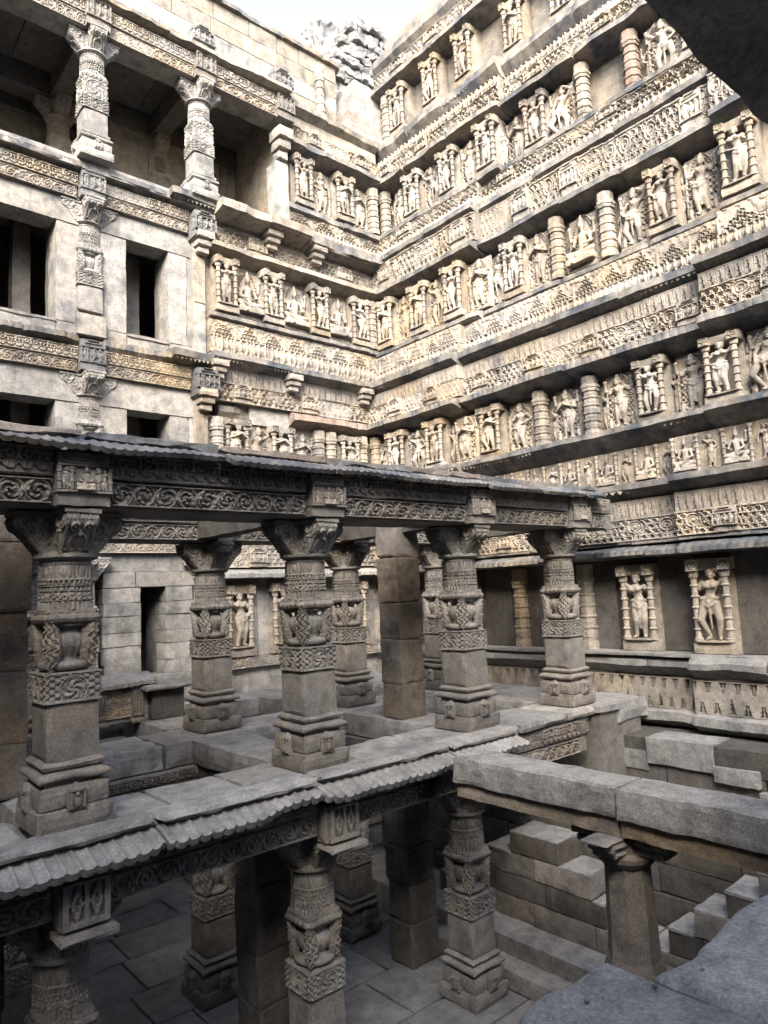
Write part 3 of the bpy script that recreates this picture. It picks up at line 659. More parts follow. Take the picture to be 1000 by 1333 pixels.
# ------------------------------------------------------------------ column (base, shaft, vase, octagon, capital, brackets)
def col_meshes(mat):
    M = {}
    b = MB(); b.box(-.29, .29, -.29, .29, 0, .17, sp=.07, amp=.006, chip=.016, seed=1); b.box(-.26, .26, -.26, .26, .17, .33, sp=.07, amp=.006, chip=.014, seed=2)
    b.box(-.22, .22, -.22, .22, .33, .37, sp=.1, amp=.004, seed=3)
    th = np.linspace(-1.5, 1.5, 7)
    def sqring(r, z): return r, z
    pr = [(.20, .36)] + [(.235 + .03 * math.cos(t), .39 + .03 * math.sin(t)) for t in th] + [(.20, .43), (.205, .435), (.225, .45), (.235, .475), (.215, .495), (.2, .5)]
    def sq(Rr, Tt, Zz): return Rr / np.maximum(np.abs(np.cos(Tt)), np.abs(np.sin(Tt))) * 1.0
    b.lathe(pr, 40, mod=sq, amp=.008, seed=9, phase=math.pi / 4); M['base'] = b.mesh('base', mat)
    f = MB(); f.box(-.065, .065, -.045, .02, 0, .16, sp=.03, amp=.004, chip=.006, seed=4); f.ball((0, -.05, .06), (.03, .02, .045)); f.ball((0, -.055, .115), .018); f.box(-.055, -.04, -.065, 0, .02, .13, amp=0); f.box(.04, .055, -.065, 0, .02, .13, amp=0)
    f.box(-.07, .07, -.07, .02, .13, .15, sp=.04, amp=.003); f.poly([(-.06, -.06, .15), (.06, -.06, .15), (0, -.03, .2)]); f.poly([(.06, -.06, .15), (.06, .02, .15), (0, -.0, .2), (0, -.03, .2)]); f.poly([(-.06, .02, .15), (-.06, -.06, .15), (0, -.03, .2), (0, 0, .2)])
    M['niche'] = f.mesh('shrine_ornament', mat)
    M['shaft'] = MB().box(-.2, .2, -.2, .2, .49, .93, sp=.055, amp=.004, chip=.012, seed=6).mesh('shaft', mat)
    b = MB(); b.box(-.195, .195, -.195, .195, .93, 1.16, amp=0)
    H = medallion_tile(.4, .225, .009)
    for k in range(4):
        f = MB().field(.4, .225, H, z0=.932, x0=-.2); c, s = math.cos(k * math.pi / 2), math.sin(k * math.pi / 2)
        for V in f.v:
            V[:, 1] -= .196; x, y = V[:, 0].copy(), V[:, 1].copy(); V[:, 0], V[:, 1] = c * x - s * y, s * x + c * y
        for V, F in zip(f.v, f.f): b.f.append(F + b.n); b.v.append(V)
        b.n += f.n
    M['medal'] = b.mesh('medallion_band', mat)
    # vase
    b = MB(); b.lathe([(.11, 1.15), (.115, 1.165), (.185, 1.175), (.205, 1.205), (.195, 1.235), (.12, 1.25), (.13, 1.28), (.17, 1.34), (.18, 1.40), (.16, 1.45), (.12, 1.465), (.115, 1.49), (.165, 1.505), (.185, 1.525), (.13, 1.535), (.13, 1.64)], 80, mod=lambda R_, T_, Z_: R_ + .006 * np.cos(T_ * 20) * ((Z_ > 1.27) & (Z_ < 1.46)) + .005 * (np.abs(Z_ - 1.4) < .01))
    M['vase'] = b.mesh('vase', mat, True)
    b = MB()
    zz = np.linspace(0, 1, 40)
    for k in range(4):
        a = math.pi / 4 + k * math.pi / 2; ux, uy = math.cos(a), math.sin(a); vx, vy = -uy, ux
        tt = np.linspace(-1, 1, 21); Zg, Tg = np.meshgrid(zz, tt, indexing='ij')
        wd = .014 + .058 * np.sin(np.pi * np.clip((Zg - .08) / .92, 0, 1) ** .8) ** .8 + .03 * (Zg > .9)
        relief = .016 * np.sign(np.cos(Tg * 7 + 2.5 * np.sin(Zg * 22))) * np.abs(np.cos(Tg * 7 + 2.5 * np.sin(Zg * 22))) ** .5 * np.cos(Zg * 30) ** 2 + .006 * np.cos(Tg * 14)
        out = .265 - .055 * np.abs(Tg) ** 1.5 * (wd / .1) - .03 * (1 - Zg) + relief
        s_ = Tg * wd
        P = np.stack([ux * out + vx * s_, uy * out + vy * s_, 1.155 + Zg * .42], -1); b.grid(P)
        P2 = np.stack([ux * (out - .07) + vx * s_ * .8, uy * (out - .07) + vy * s_ * .8, 1.155 + Zg * .42], -1); b.grid(P2, flip=True)
        for e in (0, -1): b.grid(np.stack([P[:, e], P2[:, e]], 0), flip=(e == 0))
    M['leaf'] = b.mesh('leaf_pendant', mat)
    b = MB(); b.box(-.19, .19, -.19, .19, 1.155, 1.56, amp=0); H = medallion_tile(.38, .40, .012, .018)
    for k in range(4):
        f = MB().field(.38, .40, H, z0=1.157, x0=-.19); c, s = math.cos(k * math.pi / 2), math.sin(k * math.pi / 2)
        for V in f.v:
            V[:, 1] -= .191; x, y = V[:, 0].copy(), V[:, 1].copy(); V[:, 0], V[:, 1] = c * x - s * y, s * x + c * y
        for V, F in zip(f.v, f.f): b.f.append(F + b.n); b.v.append(V)
        b.n += f.n
    M['flatvase'] = b.mesh('relief_block', mat)
    b = MB(); X = np.linspace(0, 4, 120, endpoint=False)
    def rad(Rr, Tt, Zz):
        sqr = 1 / np.maximum(np.abs(np.cos(Tt)), np.abs(np.sin(Tt)))
        return Rr * np.minimum(sqr, 1.32) + .012 * np.abs(np.cos(Tt * 10)) * (Zz < 1.62)
    b.lathe([(.17, 1.53), (.2, 1.545), (.212, 1.57), (.205, 1.59), (.19, 1.605), (.197, 1.62), (.19, 1.64), (.15, 1.645)], 96, mod=rad, amp=.003, seed=2); M['lip'] = b.mesh('leaf_band', mat)
    b = MB(); nt, nz = 128, 48; Tt = np.linspace(0, 2 * np.pi, nt, endpoint=False); Z = np.linspace(0, 1, nz); Zg, Tg = np.meshgrid(Z, Tt, indexing='ij')
    oc = np.mod(Tg, np.pi / 4) - np.pi / 8; r = .183 / np.cos(oc) - .008 * Zg
    fx = np.mod(Tg / (np.pi / 4), 1)
    q = np.zeros_like(r)
    q = np.where(Zg < .16, .5 + .5 * np.cos(fx * 6.28 * 4), q)
    q = np.where((Zg > .18) & (Zg < .36), .3 + .7 * (np.cos(fx * 6.28 * 3 + np.cos(Zg * 60)) > .1), q)
    q = np.where((Zg > .39) & (Zg < .47), (np.mod(fx * 4, 1) > .45) * 1., q); q = np.where((Zg > .49) & (Zg < .52), 1, q)
    q = np.where((Zg > .54) & (Zg < .62), (np.mod(fx * 4 + .5, 1) > .45) * 1., q); q = np.where((Zg > .63) & (Zg < .66), 1, q)
    q = np.where((Zg > .68) & (Zg < .97), np.clip(1.2 - 3 * np.hypot(fx - .5, (Zg - .82) * 1.6), 0, 1) + .6 * ringf(np.hypot(fx - .5, (Zg - .82) * 1.6), .34, .1), q)
    q = np.where(np.abs(fx - .5) > .46, .7, q)
    r = r + .021 * q; P = np.stack([r * np.cos(Tg), r * np.sin(Tg), 1.64 + Zg * .36], -1); b.grid(P, wrap=True); M['oct'] = b.mesh('upper_shaft', mat)
    b = MB(); b.lathe([(.18, 1.985), (.195, 1.99), (.2, 2.005), (.185, 2.02), (.21, 2.03), (.245, 2.05), (.245, 2.075), (.20, 2.1), (.2, 2.42)], 24, amp=.004, seed=3); M['ring'] = b.mesh('capital', mat)
    # bracket arm along +x, face at the end
    ns_, nv_ = 46, 30; t = np.linspace(0, 1, ns_); und = np.minimum(t / .72, 1); fr_ = np.clip((t - .72) / .28, 0, 1)
    px = .14 + .31 * und + .012 * np.sin(fr_ * 3.1); pz = 2.085 + .21 * und ** 1.7 - .022 * np.sin(und * 6.3) + .075 * fr_
    V = np.linspace(-1, 1, nv_); Sg, Vg = np.meshgrid(t, V, indexing='ij'); Xg = np.repeat(px[:, None], nv_, 1); Zg = np.repeat(pz[:, None], nv_, 1)
    eye = np.hypot((Sg - .66) * 2.2, (np.abs(Vg) - .42) * .9); q = ringf(eye, .2, .07) + 1.2 * sstep(.12, .05, eye)
    q = q + .9 * sstep(.16, .06, np.hypot((Sg - .52) * 1.6, Vg * .8)) + .8 * ringf(np.hypot((Sg - .36) * 2.0, Vg * .62), .34, .07) + .6 * (np.cos(Vg * 26) > .2) * (Sg > .86) + .55 * (np.cos(Sg * 60) * np.cos(Vg * 14) > .25) * (Sg < .3)
    q = q + .5 * ringf(np.abs(Vg), .86, .1)
    off = .026 * q; b = MB(); P = np.stack([Xg + off * .75, Vg * .13, Zg - off * .65 * (1 - .8 * np.repeat(fr_[:, None], nv_, 1))], -1); b.grid(P)
    for sg in (-1, 1):
        Hh = np.linspace(0, 1, 16); A, B = np.meshgrid(np.linspace(0, 1, 30), Hh, indexing='ij'); xa = np.interp(A, t, px); za = np.interp(A, t, pz)
        xs_a = xa; zs_a = za + (2.412 - za) * B; rr = np.hypot(xs_a - .34, zs_a - 2.33); th_ = np.arctan2(zs_a - 2.33, xs_a - .34); rr2 = np.hypot(xs_a - .22, zs_a - 2.24); th2 = np.arctan2(zs_a - 2.24, xs_a - .22)
        rel = np.where(rr < .085, (np.cos(2 * th_ + rr * 90) > 0) * 1., 0) + np.where(rr2 < .085, (np.cos(2 * th2 - rr2 * 90) > 0) * 1., 0) + .8 * ringf(rr, .09, .012) + .8 * ringf(rr2, .09, .012)
        b.grid(np.stack([xs_a, sg * (.13 + .016 * rel), zs_a], -1), flip=(sg > 0))
    b.poly([P[-1, 0], P[-1, -1], (.45, .13, 2.412), (.45, -.13, 2.412)]); b.box(.1, .478, -.155, .155, 2.372, 2.412, sp=.05, amp=.005, chip=.008, seed=7)
    M['arm'] = b.mesh('bracket_arm', mat)
    return M
CM = {m: col_meshes(m) for m in ('grey', 'pale', 'warm')}
def column(loc, label, group, mat='grey', name='carved_column', sc=1.0, scz=1.0, rz=0.0):
    M = CM[mat]; o = thing(name, label, 'column', loc, rz, group); s = (sc, sc, scz)
    base = put('base', M['base'], o, sc=s)
    for k in range(4):
        a = k * math.pi / 2; n = put('shrine_ornament', M['niche'], base, (.26 * math.sin(a), -.26 * math.cos(a), .15), a)
    put('shaft', M['shaft'], o, sc=s); put('medallion_band', M['medal'], o, sc=s)
    if name == 'gallery_pillar': put('relief_block', M['flatvase'], o, sc=s)
    else: v = put('vase', M['vase'], o, sc=s); put('leaf_pendants', M['leaf'], v)
   
    put('leaf_band', M['lip'], o, sc=s); put('upper_shaft', M['oct'], o, sc=s); c = put('capital', M['ring'], o, sc=s)
    for k in range(4): put('bracket_arm', M['arm'], c, rz=k * math.pi / 2, sc=(.9, .92, 1))
    return o
FX = [-.5, 1.8, 4.13, 6.43, 8.5]; FY = 6.0; BXX = [-.2, 2.1, 4.45, 6.75, 8.75]; BY = 8.7
nb = {-.5: 'outer end', 1.8: 'beside rough square pillar', 4.13: 'between two open floor bays', 6.43: 'beside jointed square pillar', 8.5: 'next to the carved side wall'}
for x in FX: column((x, FY, 0), 'carved sandstone column on upper pavilion floor, front row, %s' % nb[x], 'upper front row of pavilion columns')
bl_ = ('out past the rough square pillar', 'behind rough square pillar', 'in front of the narrow pale doorway', 'before the end wall niches', 'close to the side wall')
for i, x in enumerate(BXX): column((x, BY, 0), 'carved column in back row of upper pavilion floor, ' + bl_[i], 'upper back row of pavilion columns')
for x in FX[:4]: column((x if x < 6 else 6.33, FY + .05, -3.0), 'dim carved lowest-floor column under the front beam, ' + ('past the last diamond block' if x < 0 else 'at near corner of open paving' if x < 2 else 'beside dark rough square pillar' if x < 5 else 'beside the low steps'), 'lower front row of pavilion columns')
for x in (2.1, 4.2, 6.35): column((x, 8.3, -3.0), 'dim carved column in lowest floor back row, ' + ('behind dark square pillar' if x < 3 else 'on open blue-grey paving' if x < 5 else 'near the jointed square pillar'), 'lower back row of pavilion columns')

# ------------------------------------------------------------------ pavilion beams, eaves, floors
def diamond_mesh():
    b = MB(); b.box(-.17, .17, -.03, .12, 0, .40, sp=.08, amp=.005, seed=8); f = MB().field(.3, .34, diamond_tile(.3, .34, .009), z0=.03, x0=-.15)
    for V in f.v: V[:, 1] -= .031
    for V, F in zip(f.v, f.f): b.f.append(F + b.n); b.v.append(V)
    b.n += f.n; b.box(-.19, .19, -.12, .1, -.07, -.005, sp=.06, amp=.006, chip=.012, seed=9); return b.mesh('diamond_block', 'grey')
DIAM = diamond_mesh()
def beam(x0, x1, y, z, label, grp, mat='grey', thick=.68, hh=.46):
    o = thing('carved_beam', label, 'beam', ((x0 + x1) / 2, y, z), 0, grp); L = (x1 - x0) / 2
    lo = put('lower_course', bx(mat, -L, L, -thick / 2, thick / 2, 0, hh * .47, sp=.1, amp=.005, chip=.012), o)
    up = put('upper_course', bx(mat, -L, L, -thick / 2 - .03, thick / 2 + .03, hh * .49, hh, sp=.1, amp=.005, chip=.012), o)
    strip(None, lo, 'scroll_g', -L + .22, L - .22, thick / 2 - .002, .02, hh * .45); strip(None, up, 'garland_g', -L + .22, L - .22, thick / 2 + .028, hh * .52, hh * .97)
    return o
def ribbed_eave(x0, x1, label, grp, y0, zr, y1, zl, mat='slab', wear=.05, rib=.10, ra=.75, th=.075):
    # sloping ribbed slab from ridge (y0, zr) down to lip (y1, zl), rounded lip, broken along the edge
    sd = sd_(); xs = np.arange(x0, x1 + .001, rib / 7); t = np.linspace(0, 1, 9); X, Tt = np.meshgrid(xs, t, indexing='ij')
    w = vnoise(np.stack([X * 1.1, X * 0 + 3, X * 0], -1), sd); w2 = vnoise(np.stack([X * 5, X * 0 + 3, X * 0], -1), sd + 1)
    cut = 1 - wear * (np.clip(w - .5, 0, 1) * 9 + 1.2 * w2 + 1.6 * (np.clip(1 - np.minimum(X - x0, x1 - X) / .1, 0, 1)) ** 2 * _h(sd, 1, 1, 1)); t2 = Tt * np.clip(cut, .35, 1)
    Y = y0 + (y1 - y0) * t2; Z = zr + (zl - zr) * (t2 ** 1.35)
    ph = np.abs(np.sin(np.pi * X / rib)); wz = .4 + 1.1 * vnoise(np.stack([X * 1.6, X * 0 + 8, X * 0], -1), sd + 9); Z = Z + ra * wz * (.024 * (1 - ph) ** 2.4 * (Tt > .1) - .006 * ph); Y = Y - .006 * (1 - ph) ** 2 * Tt
    top = rough(np.stack([X, Y, Z], -1), .003, 6, sd); bot = top.copy(); bot[..., 2] -= th - .02 * Tt; bot[..., 1] += .03 * Tt
    b = MB(); b.grid(top, flip=(y1 > y0)); b.grid(bot, flip=not (y1 > y0)); b.grid(np.stack([top[:, -1], bot[:, -1]], 1)); b.grid(np.stack([top[0], bot[0]], 0)); b.grid(np.stack([top[-1], bot[-1]], 0), flip=True)
    b.grid(np.stack([top[:, 0], bot[:, 0]], 1), flip=True)
    return tag(put('ribbed_eave', b.mesh('ribbed_eave', mat)), label, 'eave', grp)
spans = [(-.5, 1.8), (1.8, 4.13), (4.13, 6.43), (6.43, 8.5), (8.5, 9.45)]
names = ['beyond rough square pillar', 'over dark opening by pale doorway', 'over the middle columns', 'beside the carved side wall', 'short stub meeting the side wall']
for (a, c), nm in zip(spans, names):
    beam(a + .002, c - .002, FY, 2.425, 'carved upper beam of pavilion front, %s' % nm, 'upper front beams')
    for i, k in enumerate((0, 1)):
        m = (a + c) / 2; s, e = ((a, m - .004) if k == 0 else (m + .004, c))
        if c - a < 1.5:
            if k: continue
            s, e = a, 8.98
        ribbed_eave(s, e, 'ribbed eave slab %s, half %s side wall' % (nm, ('farther from', 'nearer')[i]), 'upper pavilion eave slabs', 5.64, 2.965, 5.34, 2.845, wear=.085, mat='eave', rib=.085, ra=.5, th=.055)
        r = tag(put('roof_slab', bx('red' if i and a < 5 else 'eave', s, min(e, 9.1), 5.56 + rng.uniform(-.03, .03), 6.3, 2.945, 3.035, sp=.1, amp=.012, chip=.03)), 'flat roof slab %s, half %s side wall' % (nm, ('farther from', 'nearer')[i]), 'slab', 'pavilion roof slabs')
for i, x in enumerate(FX):
    o = tag(put('shrine_block', BLOCKM, None, (x, FY - .35, 2.42)), 'small carved shrine block above column capital, %s' % nb[x], 'carving', 'shrine blocks on the upper beam')
    put('figure', FIG_S[i % 3], o, (0, -.11, .135), sc=(.22, .22, .21))
    for s in (-1, 1): put('figure', FIG_F[i % 3], o, (s * .145, -.115, .125), sc=(.19, .19, .17))
bsp = [(-.2, 2.1), (2.1, 4.45), (4.45, 6.75), (6.75, 8.75), (8.75, 9.7)]
for (a, c), l_ in zip(bsp, ('past rough square pillar', 'before the narrow doorway', 'before the end wall niches', 'behind jointed square pillar', 'short stub at side wall')): beam(a, c - .003, BY, 2.425, 'carved beam on back row of upper pavilion, ' + l_, 'upper back beams', thick=.5)
for a, c in bsp:
    m = MB().box(a, c - .01, BY - .55, BY + .3, 2.92, 3.03, sp=.12, amp=.01, chip=.03, seed=sd_()).mesh('roof_slab', 'slab'); tag(put('roof_slab', m), 'flat stone slab roofing the back row beam', 'slab', 'back row roof slabs')
for xa, xb in zip(FX, BXX):
    xm = (xa + xb) / 2
    tag(put('tie_beam', bx('brown', xm - .16, xm + .16, FY + .25, BY - .25, 2.45, 2.86, sp=.15, amp=.006)), 'plain tie beam joining front and back columns, ' + nb[xa], 'beam', 'upper tie beams')
# floor framework of the upper pavilion
fl = struct(put('pavilion_floor', bx('slab', -1.2, 8.9, 5.72, 6.42, -.36, -.12, sp=.2, amp=.01)))
xs_ = [-1.2, .6, 1.55, 2.6, 3.3, 4.6, 5.6, 6.9, 7.9, 8.95]
for a, c in zip(xs_[:-1], xs_[1:]):
    put('floor_slab', bx('slab', a + .006, c - .006, 5.60 + rng.uniform(-.02, .02), 6.48 + rng.uniform(-.03, .03), -.13, rng.uniform(-.012, .0), sp=.09, amp=.008, chip=.03, maxn=14), fl)
for a, c in ((-1, 1.3), (1.3, 3.6), (3.6, 5.9), (5.9, 8.95)): put('floor_slab', bx('slab', a + .006, c - .006, 8.25, 9.15, -.3, rng.uniform(-.012, .0), sp=.12, amp=.008, chip=.02, maxn=14), fl)
for xa, xb in zip(FX, BXX):
    xm = (xa + xb) / 2
    put('floor_slab', bx('slab', xm - .36, xm + .36, 6.49, 8.24, -.3, rng.uniform(-.014, -.002), sp=.12, amp=.008, chip=.02, maxn=14), fl)
    put('floor_slab', bx('slab', xb - .4, xb + .4, 9.16, 11.6, -.3, rng.uniform(-.014, -.002), sp=.14, amp=.008, chip=.02, maxn=14), fl)
put('floor_slab', bx('slab', -1, 9.6, 10.75, 11.62, -.3, -.02, sp=.2, amp=.008, chip=.02), fl)
put('floor_slab', bx('slab', 8.96, 9.75, 5.5, 11.6, -.3, -.006, sp=.2, amp=.008, chip=.02), fl)
lspans = [(-.5, 1.8, 'beyond rough square pillar'), (1.8, 4.13, 'above blue-grey paved floor'), (4.13, 6.33, 'meeting the thick cross beam'), (6.33, 8.4, 'in the dark beside stepped masonry')]
for a, c, nm in lspans:
    beam(a + .002, c - .002, FY + .02, -.575, 'carved lower beam under pavilion floor edge, %s' % nm, 'lower front beams', mat='grey', thick=.68, hh=.44)
    tag(put('diamond_block', DIAM, None, (a if a < 6.2 else 6.33, FY - .44, -.63), sc=(1.1, 1.2, .9)), 'block carved with paired diamonds on lower beam, %s' % nm, 'carving', 'diamond blocks on the lower beam')
ex = [-1.2, .3, 2.35, 3.85, 5.6, 6.75]
for i, (a, c) in enumerate(zip(ex[:-1], ex[1:])):
    ribbed_eave(a + .006, c - .006, 'ribbed stone eave slab along lower pavilion floor edge, ' + ('beyond the rough square pillar', 'below column beside rough square pillar', 'with broken lip between two columns', 'below the middle column', 'badly broken, next to the cross beam')[i], 'lower pavilion eave slabs', 5.62, -.07, 5.27, -.16, wear=(.05, .07, .07, .065, .1)[i])
    tag(put('edge_slab', bx('slab', a + .01, c - .01, 5.47 + .02 * (i % 2), 5.8, -.065, .014, sp=.07, amp=.010, chip=.03, maxn=30)), 'worn flat edge slab above the lower ribbed eave, ' + ('beyond rough square pillar', 'before column by rough square pillar', 'between two columns', 'before the middle column', 'next to cross beam')[i], 'slab', 'pavilion floor edge slabs')
for xa in (1.9, 4.17, 6.35): tag(put('tie_beam', bx('brown', xa - .18, xa + .18, 6.3, 8.3, -.575, -.31, sp=.15, amp=.006)), 'dark plain tie beam under pavilion floor', 'beam', 'lower tie beams')
for a, c in ((1.95, 4.15), (4.15, 6.4)): beam(a, c, 8.45, -.575, 'dark carved beam joining lower back row columns', 'lower back beams', thick=.45, hh=.27)

# rough square props, built of stacked blocks
def prop(x, y, w, d, z0, z1, label, mat='orange', step=.55):
    o = thing('square_pillar', label, 'pillar', (x, y, z0), rng.uniform(-.03, .03)); z = 0
    while z < z1 - z0 - .01:
        h = min(step * rng.uniform(.8, 1.2), z1 - z0 - z)
        if z1 - z0 - z - h < .15: h = z1 - z0 - z
        e = rng.uniform(-.012, .012); put('stone_block', bx(mat, -w / 2 + e, w / 2 + e, -d / 2 - e, d / 2 - e, z + .001, z + h - .001, sp=.035, amp=.011, chip=.009, maxn=22), o); z += h
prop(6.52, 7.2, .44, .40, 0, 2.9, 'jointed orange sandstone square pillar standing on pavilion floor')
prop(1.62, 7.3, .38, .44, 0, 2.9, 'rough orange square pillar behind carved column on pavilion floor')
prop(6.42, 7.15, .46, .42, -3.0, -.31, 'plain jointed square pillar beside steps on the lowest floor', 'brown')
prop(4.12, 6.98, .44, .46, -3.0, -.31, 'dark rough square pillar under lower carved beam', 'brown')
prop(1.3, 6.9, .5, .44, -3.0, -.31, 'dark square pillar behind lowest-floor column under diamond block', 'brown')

# ------------------------------------------------------------------ lower right: cross beam, stub pillar, stepped masonry
cb = thing('cross_beam', 'thick plain stone cross beam with black stains jutting from pavilion floor', 'beam', (5.45, 3.5, -.4))
for y0, y1 in ((3.32, 5.12), (1.0, 3.31)):
    put('stone_block', bx('stained', -.24, .21, y0 - 3.5, y1 - 3.506, .15, .40, sp=.05, amp=.008, chip=.013, maxn=40), cb)
    put('lower_block', bx('warm', -.19, .18, y0 - 3.5 + .002, y1 - 3.508, .0, .152, sp=.06, amp=.006, chip=.008), cb)
sp = thing('stub_pillar', 'plain octagonal stub pillar with broken bracket capital under cross beam', 'pillar', (5.5, 3.42, -3.0))
put('shaft', MB().lathe([(.215, 1.5), (.20, 1.9), (.185, 2.33)], 8, phase=math.pi / 8, amp=.007).mesh('shaft', 'grey'), sp)
put('base', MB().box(-.235, .235, -.235, .235, 0, 1.5, sp=.07, amp=.01, chip=.012).lathe([(.25, 1.49), (.215, 1.6)], 8, phase=math.pi / 8).mesh('base', 'grey'), sp)
put('capital', MB().lathe([(.16, 2.3), (.2, 2.33), (.24, 2.38), (.25, 2.42), (.2, 2.45), (.2, 2.6)], 24, amp=.004).mesh('capital', 'grey'), sp)
for k in range(4):
    b = MB(); b.box(.1, .40 if k != 2 else .33, -.12, .12, 2.44, 2.5, sp=.06, amp=.006); b.box(.1, .45 if k != 2 else .38, -.13, .13, 2.5, 2.575, sp=.06, amp=.006, chip=.012)
    b.box(.1, .48, -.14, .14, 2.575, 2.598, sp=.06, amp=.004)
    put('bracket_arm', b.mesh('bracket_arm', 'slab' if k in (2, 3) else 'grey'), sp, rz=k * math.pi / 2)
stw = thing('stepped_masonry', 'stepped stone terraces with small stair blocks at foot of side wall', 'steps', (0, 0, -3.0))
def stb(mat, x0, x1, y0, y1, z0, z1, nm='step_block'): put(nm, bx(mat, x0, x1, y0, y1, z0 + 3, z1 + 3, sp=.09, amp=.007, chip=.009, maxn=18), stw)
def wallrow(x0, x1, ya, yb, z0, z1, mat='brown', wl=1.1):
    y = ya
    while y < yb - .01:
        e = min(yb, y + wl * rng.uniform(.7, 1.3)); e = yb if yb - e < .3 else e
        stb(mat, x0 + rng.uniform(-.008, .008), x1, y + .004, e - .004, z0 + .004, z1 - .004, 'wall_stone'); y = e
for z0, z1 in ((-.8, -.47), (-1.2, -.8)): wallrow(9.10 if z0 < -.7 else 9.42, 10.4, .5, 11.6, z0, z1)
for z0, z1 in ((-1.95, -1.62), (-1.62, -1.22)): wallrow(7.95, 9.12, .5, 9.0, z0, z1)
for z0, z1 in ((-3.0, -2.6), (-2.6, -2.3), (-2.3, -1.95)): wallrow(7.92, 8.5, .5, 9.5, z0, z1)
stb('slab', 7.93, 9.1, .5, 9.0, -1.25, -1.19, 'terrace_slab')
stb('slab', 7.0, 7.95, 3.0, 9.6, -3.0, -2.6, 'ledge'); wallrow(7.0, 7.95, .5, 3.0, -3.0, -2.6)
stb('slab', 6.7, 7.02, 4.5, 7.6, -3.0, -2.8, 'low_step')
# pyramid of stairs (far flight) and rising flight (near)
lay = [(-2.6, -2.32, [(4.5, 7.65), (2.2, 4.5)]), (-2.32, -2.05, [(4.95, 7.2), (2.2, 4.2)]), (-2.05, -1.77, [(5.12, 6.75), (2.2, 3.88)]), (-1.77, -1.5, [(5.55, 6.3), (2.2, 3.54)]), (-1.5, -1.22, [(2.2, 3.2)])]
for k, (z0, z1, rs) in enumerate(lay):
    for ya, yb in rs: wallrow(7.42, 7.95, ya, yb, z0, z1, 'brown' if k % 2 else 'grey', .75)
for y0, y1, zt in [(5.55, 6.3, -1.5), (5.12, 5.55, -1.77), (4.95, 5.12, -2.05), (4.5, 4.95, -2.32), (6.3, 6.75, -1.77), (6.75, 7.2, -2.05), (7.2, 7.65, -2.32), (4.2, 4.5, -2.32), (3.88, 4.2, -2.05), (3.54, 3.88, -1.77), (3.2, 3.54, -1.5), (2.86, 3.2, -1.22)]:
    stb('slab', 7.41, 7.94, y0 + .004, y1 - .004, zt - .03, zt + .008, 'tread')
stb('slab', 9.05, 9.6, 4.3, 5.2, -.8, -.45); stb('slab', 9.08, 9.6, 5.2, 5.75, -.9, -.64); stb('slab', 9.02, 9.6, 3.75, 4.3, -.9, -.70); stb('slab', 9.0, 9.6, 3.1, 3.75, -1.15, -.93)
stb('slab', 9.15, 9.7, 5.75, 6.6, -.75, -.52); stb('slab', 9.3, 9.6, 3.4, 4.25, -.7, -.56)
stb('grey', 8.55, 9.6, 5.55, 6.5, -3, -.1, 'pier_stone'); stb('slab', 8.5, 9.55, 5.5, 6.48, -.1, -.012, 'pier_stone')

# ------------------------------------------------------------------ lowest floor paving
floor = struct(put('floor', bx('paving', -12, 11, -1.5, 12.2, -3.5, -3.06, sp=2, amp=.004)))
y = 2.0
while y < 11.6:
    h = rng.uniform(.7, 1.1); x = -2.0 + rng.uniform(-.5, .2)
    while x < 8.0:
        w = rng.uniform(.9, 1.7); put('paving_slab', bx('paving', x + .006, x + w - .006, y + .006, y + h - .006, -3.1, -3.0 + rng.uniform(-.01, .002), sp=.22, amp=.006, chip=.014, maxn=7), floor); x += w
    y += h

